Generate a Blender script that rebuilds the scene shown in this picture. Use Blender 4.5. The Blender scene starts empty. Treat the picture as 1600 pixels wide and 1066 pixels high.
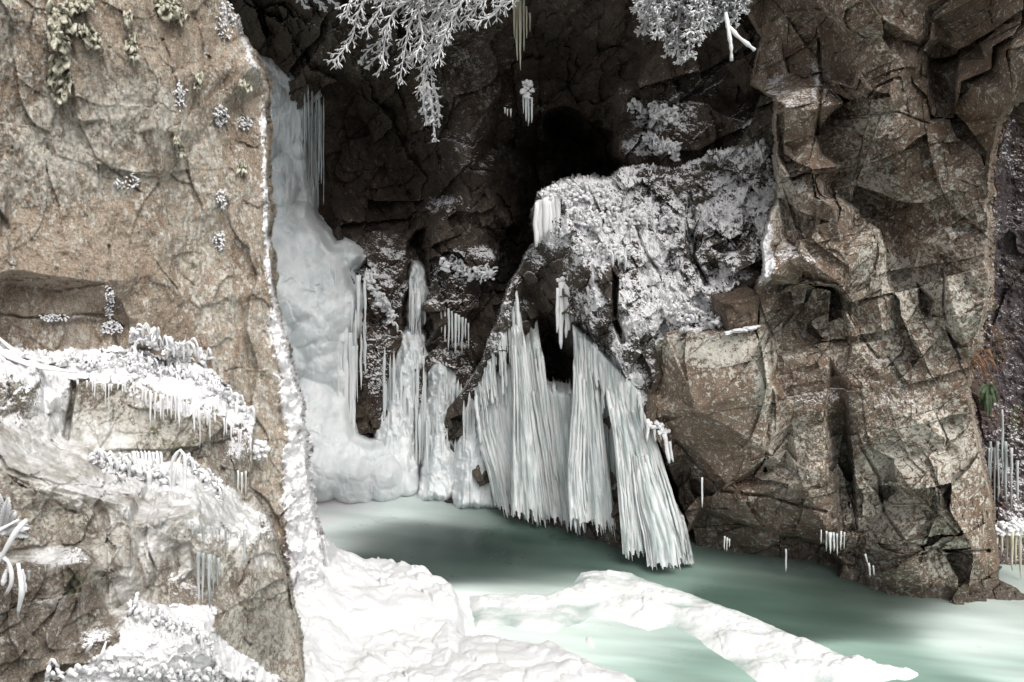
import bpy, math, random
import numpy as np
from mathutils import Vector
from mathutils.geometry import delaunay_2d_cdt

R = math.radians
sc = bpy.context.scene
# ------------------------------------------------------------------ camera, world, sun, exposure
F, PITCH, CAMZ = 1440.0, R(11.1), 5.0
cd = bpy.data.cameras.new('camera'); cam = bpy.data.objects.new('camera', cd); sc.collection.objects.link(cam)
cam.location = (0, 0, CAMZ); cam.rotation_euler = (R(90) - PITCH, 0, 0)
cd.sensor_width = 36; cd.lens = 36 * F / 1600; cd.clip_end = 1000; cd.clip_start = 0.1
sc.camera = cam
SUN_EL, SUN_AZ = R(52), R(152)       # azimuth: the light comes from behind the camera, a little to the right
w = bpy.data.worlds.new("World"); sc.world = w; w.use_nodes = True
nt = w.node_tree; nt.nodes.clear()
sky = nt.nodes.new('ShaderNodeTexSky'); sky.sky_type = 'NISHITA'; sky.sun_disc = False
sky.sun_elevation = SUN_EL; sky.sun_rotation = SUN_AZ; sky.air_density = 1.0; sky.dust_density = 3.0; sky.ozone_density = 1.0
hs = nt.nodes.new('ShaderNodeHueSaturation'); hs.inputs['Saturation'].default_value = 0.16
bg = nt.nodes.new('ShaderNodeBackground'); bg.inputs['Strength'].default_value = 0.09
wo = nt.nodes.new('ShaderNodeOutputWorld')
nt.links.new(sky.outputs[0], hs.inputs['Color']); nt.links.new(hs.outputs[0], bg.inputs[0]); nt.links.new(bg.outputs[0], wo.inputs[0])
sd = bpy.data.lights.new('sun', 'SUN'); sd.energy = 1.5; sd.angle = R(40); sd.color = (1.0, 0.96, 0.91)
sun = bpy.data.objects.new('sun', sd); sc.collection.objects.link(sun)
dirv = Vector((math.sin(SUN_AZ) * math.cos(SUN_EL), math.cos(SUN_AZ) * math.cos(SUN_EL), math.sin(SUN_EL)))
sun.rotation_euler = dirv.to_track_quat('Z', 'Y').to_euler()
sc.view_settings.view_transform = 'Standard'; sc.view_settings.look = 'None'
sc.view_settings.exposure = 0.93; sc.view_settings.gamma = 1.0
sc.cycles.use_denoising = True
sc.cycles.max_bounces = 6; sc.cycles.diffuse_bounces = 3; sc.cycles.glossy_bounces = 2
sc.cycles.transmission_bounces = 4; sc.cycles.caustics_reflective = False; sc.cycles.caustics_refractive = False

# ------------------------------------------------------------------ numpy helpers
CP, SP = math.cos(PITCH), math.sin(PITCH)
def ray(px, py):
    px = np.asarray(px, float); py = np.asarray(py, float)
    return px - 800.0, F * CP - (py - 533.0) * SP, -F * SP - (py - 533.0) * CP
def W(px, py, Y):
    """point seen at (px, py) of the photo at distance Y in front of the camera"""
    dx, dy, dz = ray(px, py); t = np.asarray(Y, float) / dy
    return np.stack(np.broadcast_arrays(dx * t, dy * t, CAMZ + dz * t), -1)
def Yz(px, py, z):
    """distance at which that ray meets height z"""
    dx, dy, dz = ray(px, py)
    return dy * (z - CAMZ) / dz

def hsh(ix, iy, iz, seed):
    n = (ix.astype(np.int64) * 73856093) ^ (iy.astype(np.int64) * 19349663) ^ (iz.astype(np.int64) * 83492791) ^ (seed * 2654435761)
    n &= 0xffffffff
    n = ((n ^ (n >> 16)) * 0x45d9f3b) & 0xffffffff
    n = ((n ^ (n >> 16)) * 0x45d9f3b) & 0xffffffff
    return n ^ (n >> 16)
def rnd(h, k):
    h = (h * 1103515245 + 12345 + k * 7919 * 65537) & 0xffffffff
    h = ((h ^ (h >> 15)) * 0x2c1b3c6d) & 0xffffffff
    h ^= h >> 12
    return (h & 0xffffff) / float(0x1000000)
def perlin(P, seed=0):
    i = np.floor(P); f = P - i; i = i.astype(np.int64)
    u = f * f * f * (f * (f * 6 - 15) + 10)
    out = 0
    for a in (0, 1):
        wx = u[..., 0] if a else 1 - u[..., 0]
        for b in (0, 1):
            wy = u[..., 1] if b else 1 - u[..., 1]
            for c in (0, 1):
                wz = u[..., 2] if c else 1 - u[..., 2]
                h = hsh(i[..., 0] + a, i[..., 1] + b, i[..., 2] + c, seed)
                g = ((h & 255) / 127.5 - 1) * (f[..., 0] - a) + (((h >> 8) & 255) / 127.5 - 1) * (f[..., 1] - b) + (((h >> 16) & 255) / 127.5 - 1) * (f[..., 2] - c)
                out = out + g * wx * wy * wz
    return out
def fbm(P, scale, octv=4, seed=0, gain=0.5, ridge=False, st=(1, 1, 1)):
    s = 0; a = 1.0; q = P * np.array(st) / scale
    for o in range(octv):
        n = perlin(q, seed + o * 17)
        s = s + a * ((0.5 - np.abs(n) * 1.6) if ridge else n)
        a *= gain; q = q * 2.03 + 11.3
    return s
def worley(P, scale, seed=0, st=(1, 1, 1), jit=0.95):
    """F1, F2, id hash and offset from the nearest cell's centre"""
    q = P * np.array(st) / scale
    i = np.floor(q).astype(np.int64)
    f1 = np.full(q.shape[:-1], 9.0); f2 = f1.copy(); idh = np.zeros(q.shape[:-1], np.int64); off = np.zeros_like(q)
    for a in (-1, 0, 1):
        for b in (-1, 0, 1):
            for c in (-1, 0, 1):
                cx, cy, cz = i[..., 0] + a, i[..., 1] + b, i[..., 2] + c
                h = hsh(cx, cy, cz, seed)
                p = np.stack([cx + 0.5 + jit * (rnd(h, 1) - 0.5), cy + 0.5 + jit * (rnd(h, 2) - 0.5), cz + 0.5 + jit * (rnd(h, 3) - 0.5)], -1)
                d = q - p; r = np.sqrt((d * d).sum(-1))
                m = r < f1
                f2 = np.where(m, f1, np.minimum(f2, r)); f1 = np.where(m, r, f1)
                idh = np.where(m, h, idh); off = np.where(m[..., None], d, off)
    return f1, f2, idh, off
def facets(P, scale, amp, tilt, seed, st=(1, 1, 1), crack=0.0, warp=0.15):
    """broken rock: every cell is a tilted plane of its own, with cracks between"""
    wv = np.stack([fbm(P, scale * 1.3, 2, seed + 5), fbm(P, scale * 1.3, 2, seed + 6), fbm(P, scale * 1.3, 2, seed + 7)], -1) * warp * scale
    f1, f2, h, off = worley(P + wv, scale, seed, st)
    d = amp * (rnd(h, 4) - 0.5) * 2
    d = d + tilt * scale * ((rnd(h, 5) - 0.5) * 2 * off[..., 0] + (rnd(h, 6) - 0.5) * 2 * off[..., 2])
    if crack: d = d + crack * np.clip(1 - (f2 - f1) / 0.07, 0, 1)
    return d
def joints(P, sp, amp, tilt, seed, dirs, warp=0.10, reg=3.0):
    """rock split along joint planes: angular blocks, each with a step and a tilt of its own"""
    wv = np.stack([fbm(P, sp * 1.6, 3, seed + 5), fbm(P, sp * 1.6, 3, seed + 6), fbm(P, sp * 1.6, 3, seed + 7)], -1) * warp * sp
    Q = P + wv
    rg = perlin(P / (sp * reg), seed + 60) * 0.9
    rg = np.round(rg * 3) / 3
    hx = np.zeros(P.shape[:-1], np.int64); d = 0; ids = []
    fr = []
    for k, (dx, dy, dz, s_) in enumerate(dirs):
        n = np.array([dx, dy, dz], float); n /= np.linalg.norm(n)
        u = (Q @ n) / (sp * s_) + rg * (0.7 + 0.3 * k) + (Q[..., (k + 1) % 3] * rg * 0.5)
        i = np.floor(u).astype(np.int64)
        b = i + 0.75 * rnd(hsh(i, i * 0 + k, i * 0, seed), 3)
        c = np.where(u > b, i, i - 1)
        ids.append(c); fr.append(u - c - 1.0)
    h = hsh(ids[0], ids[1], ids[2], seed + 3); h2 = hsh(ids[0], ids[1], ids[1] * 0, seed + 4)
    d = amp * (0.6 * (rnd(h, 4) - 0.5) * 2 + 0.5 * (rnd(h2, 5) - 0.5) * 2)
    for k in range(3): d = d + tilt * sp * dirs[k][3] * (rnd(h2 if k == 1 else h, 10 + k) - 0.5) * 2 * fr[k]
    return d
def domes(P, scale, seed, fill=0.62, st=(1, 1, 1)):
    f1, f2, h, off = worley(P, scale, seed, st, 0.8)
    r = fill * (0.65 + 0.5 * rnd(h, 7))
    return np.sqrt(np.clip(1 - (f1 / r) ** 2, 0, 1)) * scale * r
def ss(a, b, x):
    t = np.clip((x - a) / (b - a), 0, 1); return t * t * (3 - 2 * t)
def polyd(PX, PY, poly, closed=True):
    """distance in px to a polyline; with closed, negative inside"""
    poly = np.array(poly, float)[:, :2]; n = len(poly)
    best = np.full(PX.shape, 1e9); inside = np.zeros(PX.shape, bool)
    for k in range(n if closed else n - 1):
        x0, y0 = poly[k]; x1, y1 = poly[(k + 1) % n]
        ex, ey = x1 - x0, y1 - y0; L = ex * ex + ey * ey + 1e-9
        t = np.clip(((PX - x0) * ex + (PY - y0) * ey) / L, 0, 1)
        d = (PX - x0 - t * ex) ** 2 + (PY - y0 - t * ey) ** 2
        best = np.minimum(best, d)
        if closed and y0 != y1:
            c = ((y0 > PY) != (y1 > PY)) & (PX < (x1 - x0) * (PY - y0) / (y1 - y0) + x0)
            inside ^= c
    best = np.sqrt(best)
    return np.where(inside, -best, best) if closed else best
def tri_depth(PX, PY, pts):
    """distance from traced control points (px, py, Y): plane facets between them"""
    v = [Vector((p[0], p[1])) for p in pts]
    co, _, fs, ov, _, _ = delaunay_2d_cdt(v, [], [], 0, 1e-4)
    yy = np.array([pts[o[0]][2] for o in ov]); cx = np.array([c.x for c in co]); cy = np.array([c.y for c in co])
    wv = (F * CP - (cy - 533) * SP) / yy
    Wt = np.full(PX.shape, np.nan)
    for a, b, c in fs:
        x0, x1 = min(cx[a], cx[b], cx[c]) - 1, max(cx[a], cx[b], cx[c]) + 1
        m = (PX >= x0) & (PX <= x1) & (PY >= min(cy[a], cy[b], cy[c]) - 1) & (PY <= max(cy[a], cy[b], cy[c]) + 1)
        if not m.any(): continue
        X, Yy = PX[m], PY[m]
        den = (cy[b] - cy[c]) * (cx[a] - cx[c]) + (cx[c] - cx[b]) * (cy[a] - cy[c])
        if abs(den) < 1e-9: continue
        l0 = ((cy[b] - cy[c]) * (X - cx[c]) + (cx[c] - cx[b]) * (Yy - cy[c])) / den
        l1 = ((cy[c] - cy[a]) * (X - cx[c]) + (cx[a] - cx[c]) * (Yy - cy[c])) / den
        l2 = 1 - l0 - l1
        ok = (l0 > -1e-3) & (l1 > -1e-3) & (l2 > -1e-3)
        val = l0 * wv[a] + l1 * wv[b] + l2 * wv[c]
        cur = Wt[m]; cur[ok] = val[ok]; Wt[m] = cur
    bad = np.isnan(Wt)
    if bad.any():      # beyond the outermost points: the value of the nearest ones
        X, Yy = PX[bad], PY[bad]; num = np.zeros(X.shape); den = np.zeros(X.shape)
        for k in range(len(wv)):
            q = 1.0 / (((X - cx[k]) ** 2 + (Yy - cy[k]) ** 2) ** 2.5 + 1e-3); num += q * wv[k]; den += q
        Wt[bad] = num / den
    return (F * CP - (PY - 533) * SP) / Wt
def axis(lo, hi, step, a=-20, b=1e9, coarse=14):
    out = [lo]
    while out[-1] < hi:
        x = out[-1]; out.append(x + (step if a <= x <= b else coarse))
    return np.array(out)
def blobs(PX, PY, lst, warp=None):
    """soft traced patches: (px, py, rx, ry, value)"""
    if warp is not None: PX = PX + warp[0]; PY = PY + warp[1]
    o = np.zeros(PX.shape)
    for x, y, rx, ry, v in lst:
        o = np.maximum(o, v * np.exp(-(((PX - x) / rx) ** 2 + ((PY - y) / ry) ** 2) ** 1.5))
    return o

# ------------------------------------------------------------------ objects
def link(name, me, mat, parent=None, kind=None, label=None, cat=None, group=None):
    o = bpy.data.objects.new(name, me); sc.collection.objects.link(o)
    if me is not None and mat is not None: me.materials.append(mat)
    if parent is not None: o.parent = parent
    for k, v in (('kind', kind), ('label', label), ('category', cat), ('group', group)):
        if v: o[k] = v
    return o
def mesh_from(name, V, Q, attrs=None, tris=None, smooth=True):
    me = bpy.data.meshes.new(name)
    V = np.ascontiguousarray(V, np.float32); Q = np.asarray(Q, np.int32).reshape(-1, 4)
    nt_ = 0 if tris is None else len(tris)
    me.vertices.add(len(V)); me.vertices.foreach_set('co', V.ravel())
    idx = Q.ravel(); 
    if nt_: idx = np.concatenate([idx, np.asarray(tris, np.int32).ravel()])
    me.loops.add(len(idx)); me.loops.foreach_set('vertex_index', idx)
    st = np.concatenate([np.arange(len(Q)) * 4, len(Q) * 4 + np.arange(nt_) * 3]).astype(np.int32)
    me.polygons.add(len(st)); me.polygons.foreach_set('loop_start', st)
    me.update(calc_edges=True)
    if smooth: me.polygons.foreach_set('use_smooth', np.ones(len(st), bool))
    for k, a in (attrs or {}).items():
        a = np.asarray(a, np.float32)
        if a.ndim == 2:
            at = me.attributes.new(k, 'FLOAT_COLOR', 'POINT')
            at.data.foreach_set('color', np.concatenate([a, np.ones((len(a), 1), np.float32)], 1).ravel())
        else:
            at = me.attributes.new(k, 'FLOAT', 'POINT'); at.data.foreach_set('value', a)
    me.validate()
    return me
def grid_mesh(name, V, keep, attrs):
    """V (n, m, 3); keep (n, m) vertices that stay"""
    n, m = V.shape[:2]; idx = np.arange(n * m).reshape(n, m)
    q = np.stack([idx[:-1, :-1], idx[1:, :-1], idx[1:, 1:], idx[:-1, 1:]], -1)
    if keep is not None:
        k = keep[:-1, :-1] & keep[1:, :-1] & keep[1:, 1:] & keep[:-1, 1:]; q = q[k]
    q = q.reshape(-1, 4)
    used = np.zeros(n * m, bool); used[q.ravel()] = True
    rm = np.cumsum(used) - 1
    return mesh_from(name, V.reshape(-1, 3)[used], rm[q], {k: (a.reshape(n * m, -1)[used] if a.ndim == 3 else a.ravel()[used]) for k, a in attrs.items()})
def skirt(PX, PY, poly, depth=2.5, wd=4.0, rough=3.0, seed=0):
    """0 inside the outline, growing to depth behind it; and which vertices stay"""
    P = np.stack([PX / 40.0, PY / 40.0, PX * 0 + seed], -1)
    s = polyd(PX, PY, poly) + rough * fbm(P, 1.0, 4, seed + 90)
    return depth * np.clip(s / wd, 0, 1) ** 1.5, s < wd * 1.4, s
class MB:
    """collects tubes and lumps, then links them as one mesh object"""
    def __init__(s): s.v = []; s.q = []; s.t = []; s.n = 0
    def tube(s, path, rad, sides=8, flat=1.0, wob=0.0, seed=0):
        path = np.asarray(path, float); rad = np.asarray(rad, float); n = len(path)
        if np.isscalar(rad) or rad.ndim == 0: rad = np.full(n, float(rad))
        T = np.gradient(path, axis=0); T /= np.linalg.norm(T, axis=1)[:, None] + 1e-9
        ref = np.where(np.abs(T[:, 1:2]) > 0.9, np.array([[1.0, 0, 0]]), np.array([[0, 1.0, 0]]))
        A = np.cross(T, ref); A /= np.linalg.norm(A, axis=1)[:, None] + 1e-9
        B = np.cross(T, A)
        th = np.arange(sides) * 2 * math.pi / sides
        ring = (A[:, None] * np.cos(th)[None, :, None] + B[:, None] * flat * np.sin(th)[None, :, None]) * rad[:, None, None]
        V = path[:, None] + ring
        if wob:
            nn = perlin(V * (0.6 / max(rad.max(), 0.01)) * 0.8, seed) 
            V = V + ring * (wob * nn)[..., None] * 1.6
        base = s.n; s.v.append(V.reshape(-1, 3))
        i = np.arange(n - 1)[:, None] * sides + np.arange(sides)[None]; j = np.arange(n - 1)[:, None] * sides + (np.arange(sides)[None] + 1) % sides
        s.q.append((np.stack([i, j, j + sides, i + sides], -1) + base).reshape(-1, 4))
        c = base + n * sides; s.v.append(np.stack([path[0], path[-1]])); s.n = c + 2
        k = np.arange(sides); kk = (k + 1) % sides
        s.t.append(np.stack([np.full(sides, c), base + kk, base + k], -1))
        s.t.append(np.stack([np.full(sides, c + 1), base + (n - 1) * sides + k, base + (n - 1) * sides + kk], -1))
    def lump(s, c, r, seed=0, nu=12, nv=8, amp=0.25, scale=0.7):
        u = np.arange(nu) * 2 * math.pi / nu; v = (np.arange(nv) + 0.5) / nv * math.pi
        D = np.stack([np.cos(u)[None] * np.sin(v)[:, None], np.sin(u)[None] * np.sin(v)[:, None], np.cos(v)[:, None] + 0 * u[None]], -1)
        r = np.asarray(r, float) * np.ones(3); c = np.asarray(c, float)
        q = D * (1 + amp * fbm(D + c, scale, 3, seed))[..., None] * r
        V = q + c
        base = s.n; s.v.append(V.reshape(-1, 3))
        i = np.arange(nv - 1)[:, None] * nu + np.arange(nu)[None]; j = np.arange(nv - 1)[:, None] * nu + (np.arange(nu)[None] + 1) % nu
        s.q.append((np.stack([i, i + nu, j + nu, j], -1) + base).reshape(-1, 4))
        e = base + nu * nv; s.v.append(np.stack([V[0].mean(0), V[-1].mean(0)])); s.n = e + 2
        k = np.arange(nu); kk = (k + 1) % nu
        s.t.append(np.stack([np.full(nu, e), base + k, base + kk], -1)); s.t.append(np.stack([np.full(nu, e + 1), base + (nv - 1) * nu + kk, base + (nv - 1) * nu + k], -1))
    def add(s, V, Q):
        s.v.append(np.asarray(V, float)); s.q.append(np.asarray(Q) + s.n); s.n += len(V)
    def build(s, name, mat, parent=None, **kw):
        V = np.concatenate(s.v); Q = np.concatenate(s.q) if s.q else np.zeros((0, 4)); T = np.concatenate(s.t) if s.t else None
        return link(name, mesh_from(name, V, Q, None, T), mat, parent, **kw)
def thing(name, label, cat, loc, group=None):
    o = link(name, None, None, label=label, cat=cat, group=group); o.location = tuple(float(c) for c in loc); o.empty_display_size = 0.1
    return o
def under(o, root):
    """parent keeping the place in the world"""
    o.parent = root; o.matrix_parent_inverse = __import__('mathutils').Matrix.Translation(-Vector(root.location)); return o
def crv(pts, n):
    """smooth curve through the control points"""
    pts = np.asarray(pts, float)
    if len(pts) == 2: return pts[0] + (pts[1] - pts[0]) * np.linspace(0, 1, n)[:, None]
    k = np.concatenate([[0], np.cumsum(np.linalg.norm(np.diff(pts, axis=0), axis=1))]); t = np.linspace(0, k[-1], n)
    P = np.concatenate([[2 * pts[0] - pts[1]], pts, [2 * pts[-1] - pts[-2]]])
    out = []
    for x in t:
        i = min(int(np.searchsorted(k, x, 'right')) - 1, len(pts) - 2); i = max(i, 0)
        u = (x - k[i]) / (k[i + 1] - k[i] + 1e-9); p0, p1, p2, p3 = P[i:i + 4]
        out.append(0.5 * (2 * p1 + (p2 - p0) * u + (2 * p0 - 5 * p1 + 4 * p2 - p3) * u * u + (3 * p1 - p0 - 3 * p2 + p3) * u ** 3))
    return np.array(out)

# ------------------------------------------------------------------ materials
class NG:
    def __init__(s, name):
        s.m = bpy.data.materials.new(name); s.m.use_nodes = True; s.t = s.m.node_tree; s.t.nodes.clear()
        s.tc = s.t.nodes.new('ShaderNodeTexCoord').outputs['Object']; s.geo = s.t.nodes.new('ShaderNodeNewGeometry')
    def L(s, a, b):
        if isinstance(a, (int, float)): b.default_value = a
        elif isinstance(a, tuple): b.default_value = (*a, 1.0) if len(a) == 3 and b.type == 'RGBA' else a
        else: s.t.links.new(a, b)
    def map(s, sc_):
        n = s.t.nodes.new('ShaderNodeMapping'); n.inputs['Scale'].default_value = sc_; s.L(s.tc, n.inputs[0]); return n.outputs[0]
    def noise(s, scale, detail=5, rough=0.6, vec=None, dist=0.0):
        n = s.t.nodes.new('ShaderNodeTexNoise'); s.L(vec or s.tc, n.inputs['Vector']); n.inputs['Scale'].default_value = scale
        n.inputs['Detail'].default_value = detail; n.inputs['Roughness'].default_value = rough; n.inputs['Distortion'].default_value = dist
        return n.outputs['Fac']
    def vor(s, scale, vec=None, feat='F1'):
        n = s.t.nodes.new('ShaderNodeTexVoronoi'); s.L(vec or s.tc, n.inputs['Vector']); n.inputs['Scale'].default_value = scale; n.feature = feat
        return n.outputs['Distance']
    def math(s, op, a, b=0.0, c=None):
        n = s.t.nodes.new('ShaderNodeMath'); n.operation = op; s.L(a, n.inputs[0]); s.L(b, n.inputs[1])
        if c is not None: s.L(c, n.inputs[2])
        return n.outputs[0]
    def rng(s, v, a, b, lo=0.0, hi=1.0):
        n = s.t.nodes.new('ShaderNodeMapRange'); n.interpolation_type = 'SMOOTHSTEP'; s.L(v, n.inputs[0])
        for i, x in enumerate((a, b, lo, hi)): n.inputs[i + 1].default_value = x
        return n.outputs[0]
    def mix(s, f, a, b, mode='MIX'):
        n = s.t.nodes.new('ShaderNodeMix'); n.data_type = 'RGBA'; n.blend_type = mode; s.L(f, n.inputs[0]); s.L(a, n.inputs[6]); s.L(b, n.inputs[7]); return n.outputs[2]
    def ramp(s, f, stops):
        n = s.t.nodes.new('ShaderNodeValToRGB'); s.L(f, n.inputs[0]); e = n.color_ramp.elements
        while len(e) < len(stops): e.new(0.5)
        for k, (p, c) in enumerate(stops): e[k].position = p; e[k].color = (*c, 1)
        return n.outputs[0]
    def attr(s, name):
        n = s.t.nodes.new('ShaderNodeAttribute'); n.attribute_name = name; return n
    def up(s):
        n = s.t.nodes.new('ShaderNodeSeparateXYZ'); s.L(s.geo.outputs['Normal'], n.inputs[0]); return n.outputs[2]
    def bump(s, h, st, dist, nrm=None):
        n = s.t.nodes.new('ShaderNodeBump'); n.inputs['Strength'].default_value = st; n.inputs['Distance'].default_value = dist; s.L(h, n.inputs['Height'])
        if nrm is not None: s.L(nrm, n.inputs['Normal'])
        return n.outputs[0]
    def out(s, col, rough=0.7, nrm=None, **kw):
        p = s.t.nodes.new('ShaderNodeBsdfPrincipled'); s.L(col, p.inputs['Base Color']); s.L(rough, p.inputs['Roughness'])
        if nrm is not None: s.L(nrm, p.inputs['Normal'])
        for k, v in kw.items(): s.L(v, p.inputs[k.replace('_', ' ')])
        o = s.t.nodes.new('ShaderNodeOutputMaterial'); s.L(p.outputs[0], o.inputs[0]); s.p = p; return s.m

def rock_mat(name, dark, mid, light, lichen=(0.5, 0.5, 0.44), lich=0.0, frost_up=0.35, frost_bias=0.0, streak=(1, 1, 1), rust=(0.16, 0.085, 0.045), rusty=0.5, moss=0.0, bump=0.02, spot=14, glaze=False):
    g = NG(name)
    v = g.map(streak)
    n1 = g.noise(0.9, 5, 0.6); n2 = g.noise(5, 9, 0.70, v); n3 = g.noise(38, 8, 0.75); n4 = g.noise(spot, 8, 0.72, v, 0.3)
    t = g.math('ADD', g.math('MULTIPLY', n1, 0.40), g.math('ADD', g.math('MULTIPLY', n2, 0.5), g.math('MULTIPLY', n3, 0.33)))
    col = g.ramp(t, [(0.42, dark), (0.6, mid), (0.80, light)])
    rm = g.math('MULTIPLY', g.rng(g.noise(2.1, 6, 0.65, v, 0.5), 0.5, 0.68), rusty)
    col = g.mix(rm, col, rust)
    grit = g.rng(g.noise(70, 6, 0.75), 0.36, 0.66, 0.62, 1.35)
    col = g.mix(1.0, col, g.t.nodes.new('ShaderNodeCombineColor').outputs[0], 'MULTIPLY') if False else col
    cc = g.t.nodes.new('ShaderNodeCombineColor'); [g.L(grit, cc.inputs[i]) for i in range(3)]
    col = g.mix(1.0, col, cc.outputs[0], 'MULTIPLY')
    # crustose lichen: crisp pale spots in drifts
    la = g.math('ADD', g.math('MULTIPLY', g.attr('lich').outputs['Fac'], 0.17), lich)
    lf = g.math('ADD', g.math('ADD', n4, g.math('MULTIPLY', g.math('SUBTRACT', n1, 0.5), 0.35)), la)
    lf2 = g.math('SUBTRACT', lf, g.math('MULTIPLY', g.math('SUBTRACT', g.vor(34), 0.4), 0.16))
    lm = g.rng(lf2, 0.535, 0.565)
    sp = g.math('ADD', g.math('ADD', g.noise(spot * 3.4, 6, 0.7), g.math('MULTIPLY', g.attr('lich').outputs['Fac'], 0.10)), g.math('MULTIPLY', g.math('SUBTRACT', n2, 0.5), 0.35))
    lm = g.math('MAXIMUM', lm, g.rng(g.math('ADD', sp, lich * 0.6), 0.60, 0.63))
    lcol = g.mix(g.rng(n3, 0.35, 0.65), lichen, tuple(c * 0.6 for c in lichen))
    col = g.mix(g.math('MULTIPLY', lm, 0.85), col, lcol)
    if moss:
        mm = g.rng(g.math('ADD', g.noise(3.2, 7, 0.7), moss), 0.62, 0.70)
        col = g.mix(g.math('MULTIPLY', mm, 0.8), col, (0.085, 0.10, 0.035))
    wet = g.attr('wet').outputs['Fac']  # hand-painted mask: darkens the rock and lowers its roughness
    wcc = g.t.nodes.new('ShaderNodeCombineColor'); wv = g.rng(wet, 0, 1, 1.0, 0.26); [g.L(wv, wcc.inputs[i]) for i in range(3)]
    col = g.mix(1.0, col, wcc.outputs[0], 'MULTIPLY')
    rough = g.rng(g.math('ADD', wet, g.math('MULTIPLY', g.math('SUBTRACT', n2, 0.5), 0.6)), 0.1, 1.0, 0.85, 0.34)
    fr = g.math('ADD', g.attr('frost').outputs['Fac'], g.math('MULTIPLY', g.math('MAXIMUM', g.up(), -0.3), frost_up))
    fr = g.math('ADD', fr, g.math('ADD', g.math('MULTIPLY', g.math('SUBTRACT', n3, 0.5), 1.9), g.math('MULTIPLY', g.math('SUBTRACT', n2, 0.5), 1.3)))
    fm = g.rng(g.math('ADD', fr, frost_bias), 0.44, 0.60)
    col = g.mix(g.math('MULTIPLY', fm, 0.96), col, (0.78, 0.775, 0.79))
    if glaze:   # a skin of ice over the stone
        gl = g.rng(g.math('ADD', g.attr('glaze').outputs['Fac'], g.math('MULTIPLY', g.math('SUBTRACT', n2, 0.5), 2.2)), 0.4, 0.95)
        col = g.mix(g.math('MULTIPLY', gl, 0.72), col, g.mix(g.rng(g.noise(9, 7, 0.7, g.map((1, 1, 0.4))), 0.4, 0.65), (0.33, 0.325, 0.30), (0.72, 0.72, 0.72)))
        rough = g.math('SUBTRACT', rough, g.math('MULTIPLY', gl, 0.5))
    rough = g.math('ADD', g.math('MULTIPLY', rough, g.math('SUBTRACT', 1.0, fm)), g.math('MULTIPLY', fm, 0.75))
    h = g.math('ADD', g.math('MULTIPLY', n2, 1.0), g.math('ADD', g.math('MULTIPLY', n3, 0.7), g.math('ADD', g.math('MULTIPLY', fm, 0.35), g.math('MULTIPLY', lm, 0.12))))
    nb = g.bump(h, 0.9, bump)
    bs = g.rng(g.math('MAXIMUM', fm, gl) if glaze else fm, 0, 1, 0.9, 0.3); g.L(bs, nb.node.inputs['Strength'])
    return g.out(col, rough, nb)

def ice_mat(name, c1, c2, rough=0.3, sss=0.5, streak=(1, 1, 0.25), nscale=7, bump=0.012, frost=(0.76, 0.775, 0.785), fr=(0.5, 0.75), trans=0.0, deep=(0.30, 0.36, 0.35)):
    g = NG(name)
    v = g.map(streak); a = g.noise(nscale, 6, 0.6, v); b = g.noise(55, 5, 0.65)
    col = g.ramp(a, [(0.35, c1), (0.62, c2)])
    f = g.rng(g.math('ADD', g.math('MULTIPLY', g.noise(3, 5, 0.6), 0.6), g.math('MULTIPLY', b, 0.4)), *fr)
    col = g.mix(f, col, frost)
    col = g.mix(g.attr('thin').outputs['Fac'], col, deep)
    rg = g.math('ADD', g.math('MULTIPLY', f, 0.4), rough)
    h = g.math('ADD', a, g.math('MULTIPLY', b, 0.35))
    m = g.out(col, rg, g.bump(h, 0.8, bump), Subsurface_Weight=sss, IOR=1.31, Transmission_Weight=trans)
    g.p.inputs['Subsurface Radius'].default_value = (0.6, 0.9, 1.0); g.p.inputs['Subsurface Scale'].default_value = 0.06
    return m
def snow_mat(name, col=(0.86, 0.865, 0.88), sss=0.25, scale=30, bump=0.012):
    g = NG(name); a = g.noise(scale, 6, 0.65); b = g.noise(scale * 5, 4, 0.6); c = g.noise(2.2, 4, 0.5)
    cc = g.mix(g.rng(c, 0.4, 0.75), col, (col[0] * 0.95, col[1] * 0.955, col[2] * 0.93))
    h = g.math('ADD', a, g.math('MULTIPLY', b, 0.4))
    m = g.out(cc, 0.8, g.bump(h, 0.7, bump), Subsurface_Weight=sss)
    g.p.inputs['Subsurface Radius'].default_value = (0.8, 0.95, 1.0); g.p.inputs['Subsurface Scale'].default_value = 0.04
    return m
# ================================================================== materials
M = {}
M['wall'] = rock_mat('pale_rock', (0.20, 0.145, 0.105), (0.46, 0.37, 0.285), (0.67, 0.59, 0.49), (0.82, 0.79, 0.71), 0.03, 0.25, -0.12, (1, 1, 0.45), (0.29, 0.195, 0.13), 0.7, 0.008, 0.045, 22)
M['ledge'] = rock_mat('ledge_rock', (0.07, 0.055, 0.045), (0.30, 0.25, 0.20), (0.56, 0.50, 0.43), (0.72, 0.70, 0.62), 0.03, 0.35, -0.10, (1, 1, 0.7), (0.20, 0.14, 0.10), 0.4, 0.03, 0.04, 18, glaze=True)
M['cliff'] = rock_mat('brown_rock', (0.07, 0.049, 0.035), (0.21, 0.150, 0.108), (0.39, 0.305, 0.235), (0.74, 0.72, 0.64), 0.0, 0.30, -0.12, (1, 1, 1), (0.15, 0.082, 0.042), 0.7, 0.012, 0.022, 17)
M['cave'] = rock_mat('wet_cave_rock', (0.020, 0.014, 0.010), (0.058, 0.041, 0.029), (0.14, 0.104, 0.078), (0.36, 0.34, 0.30), -0.07, 0.40, -0.22, (1, 1, 0.8), (0.05, 0.026, 0.015), 0.6, 0.0, 0.03)
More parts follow.
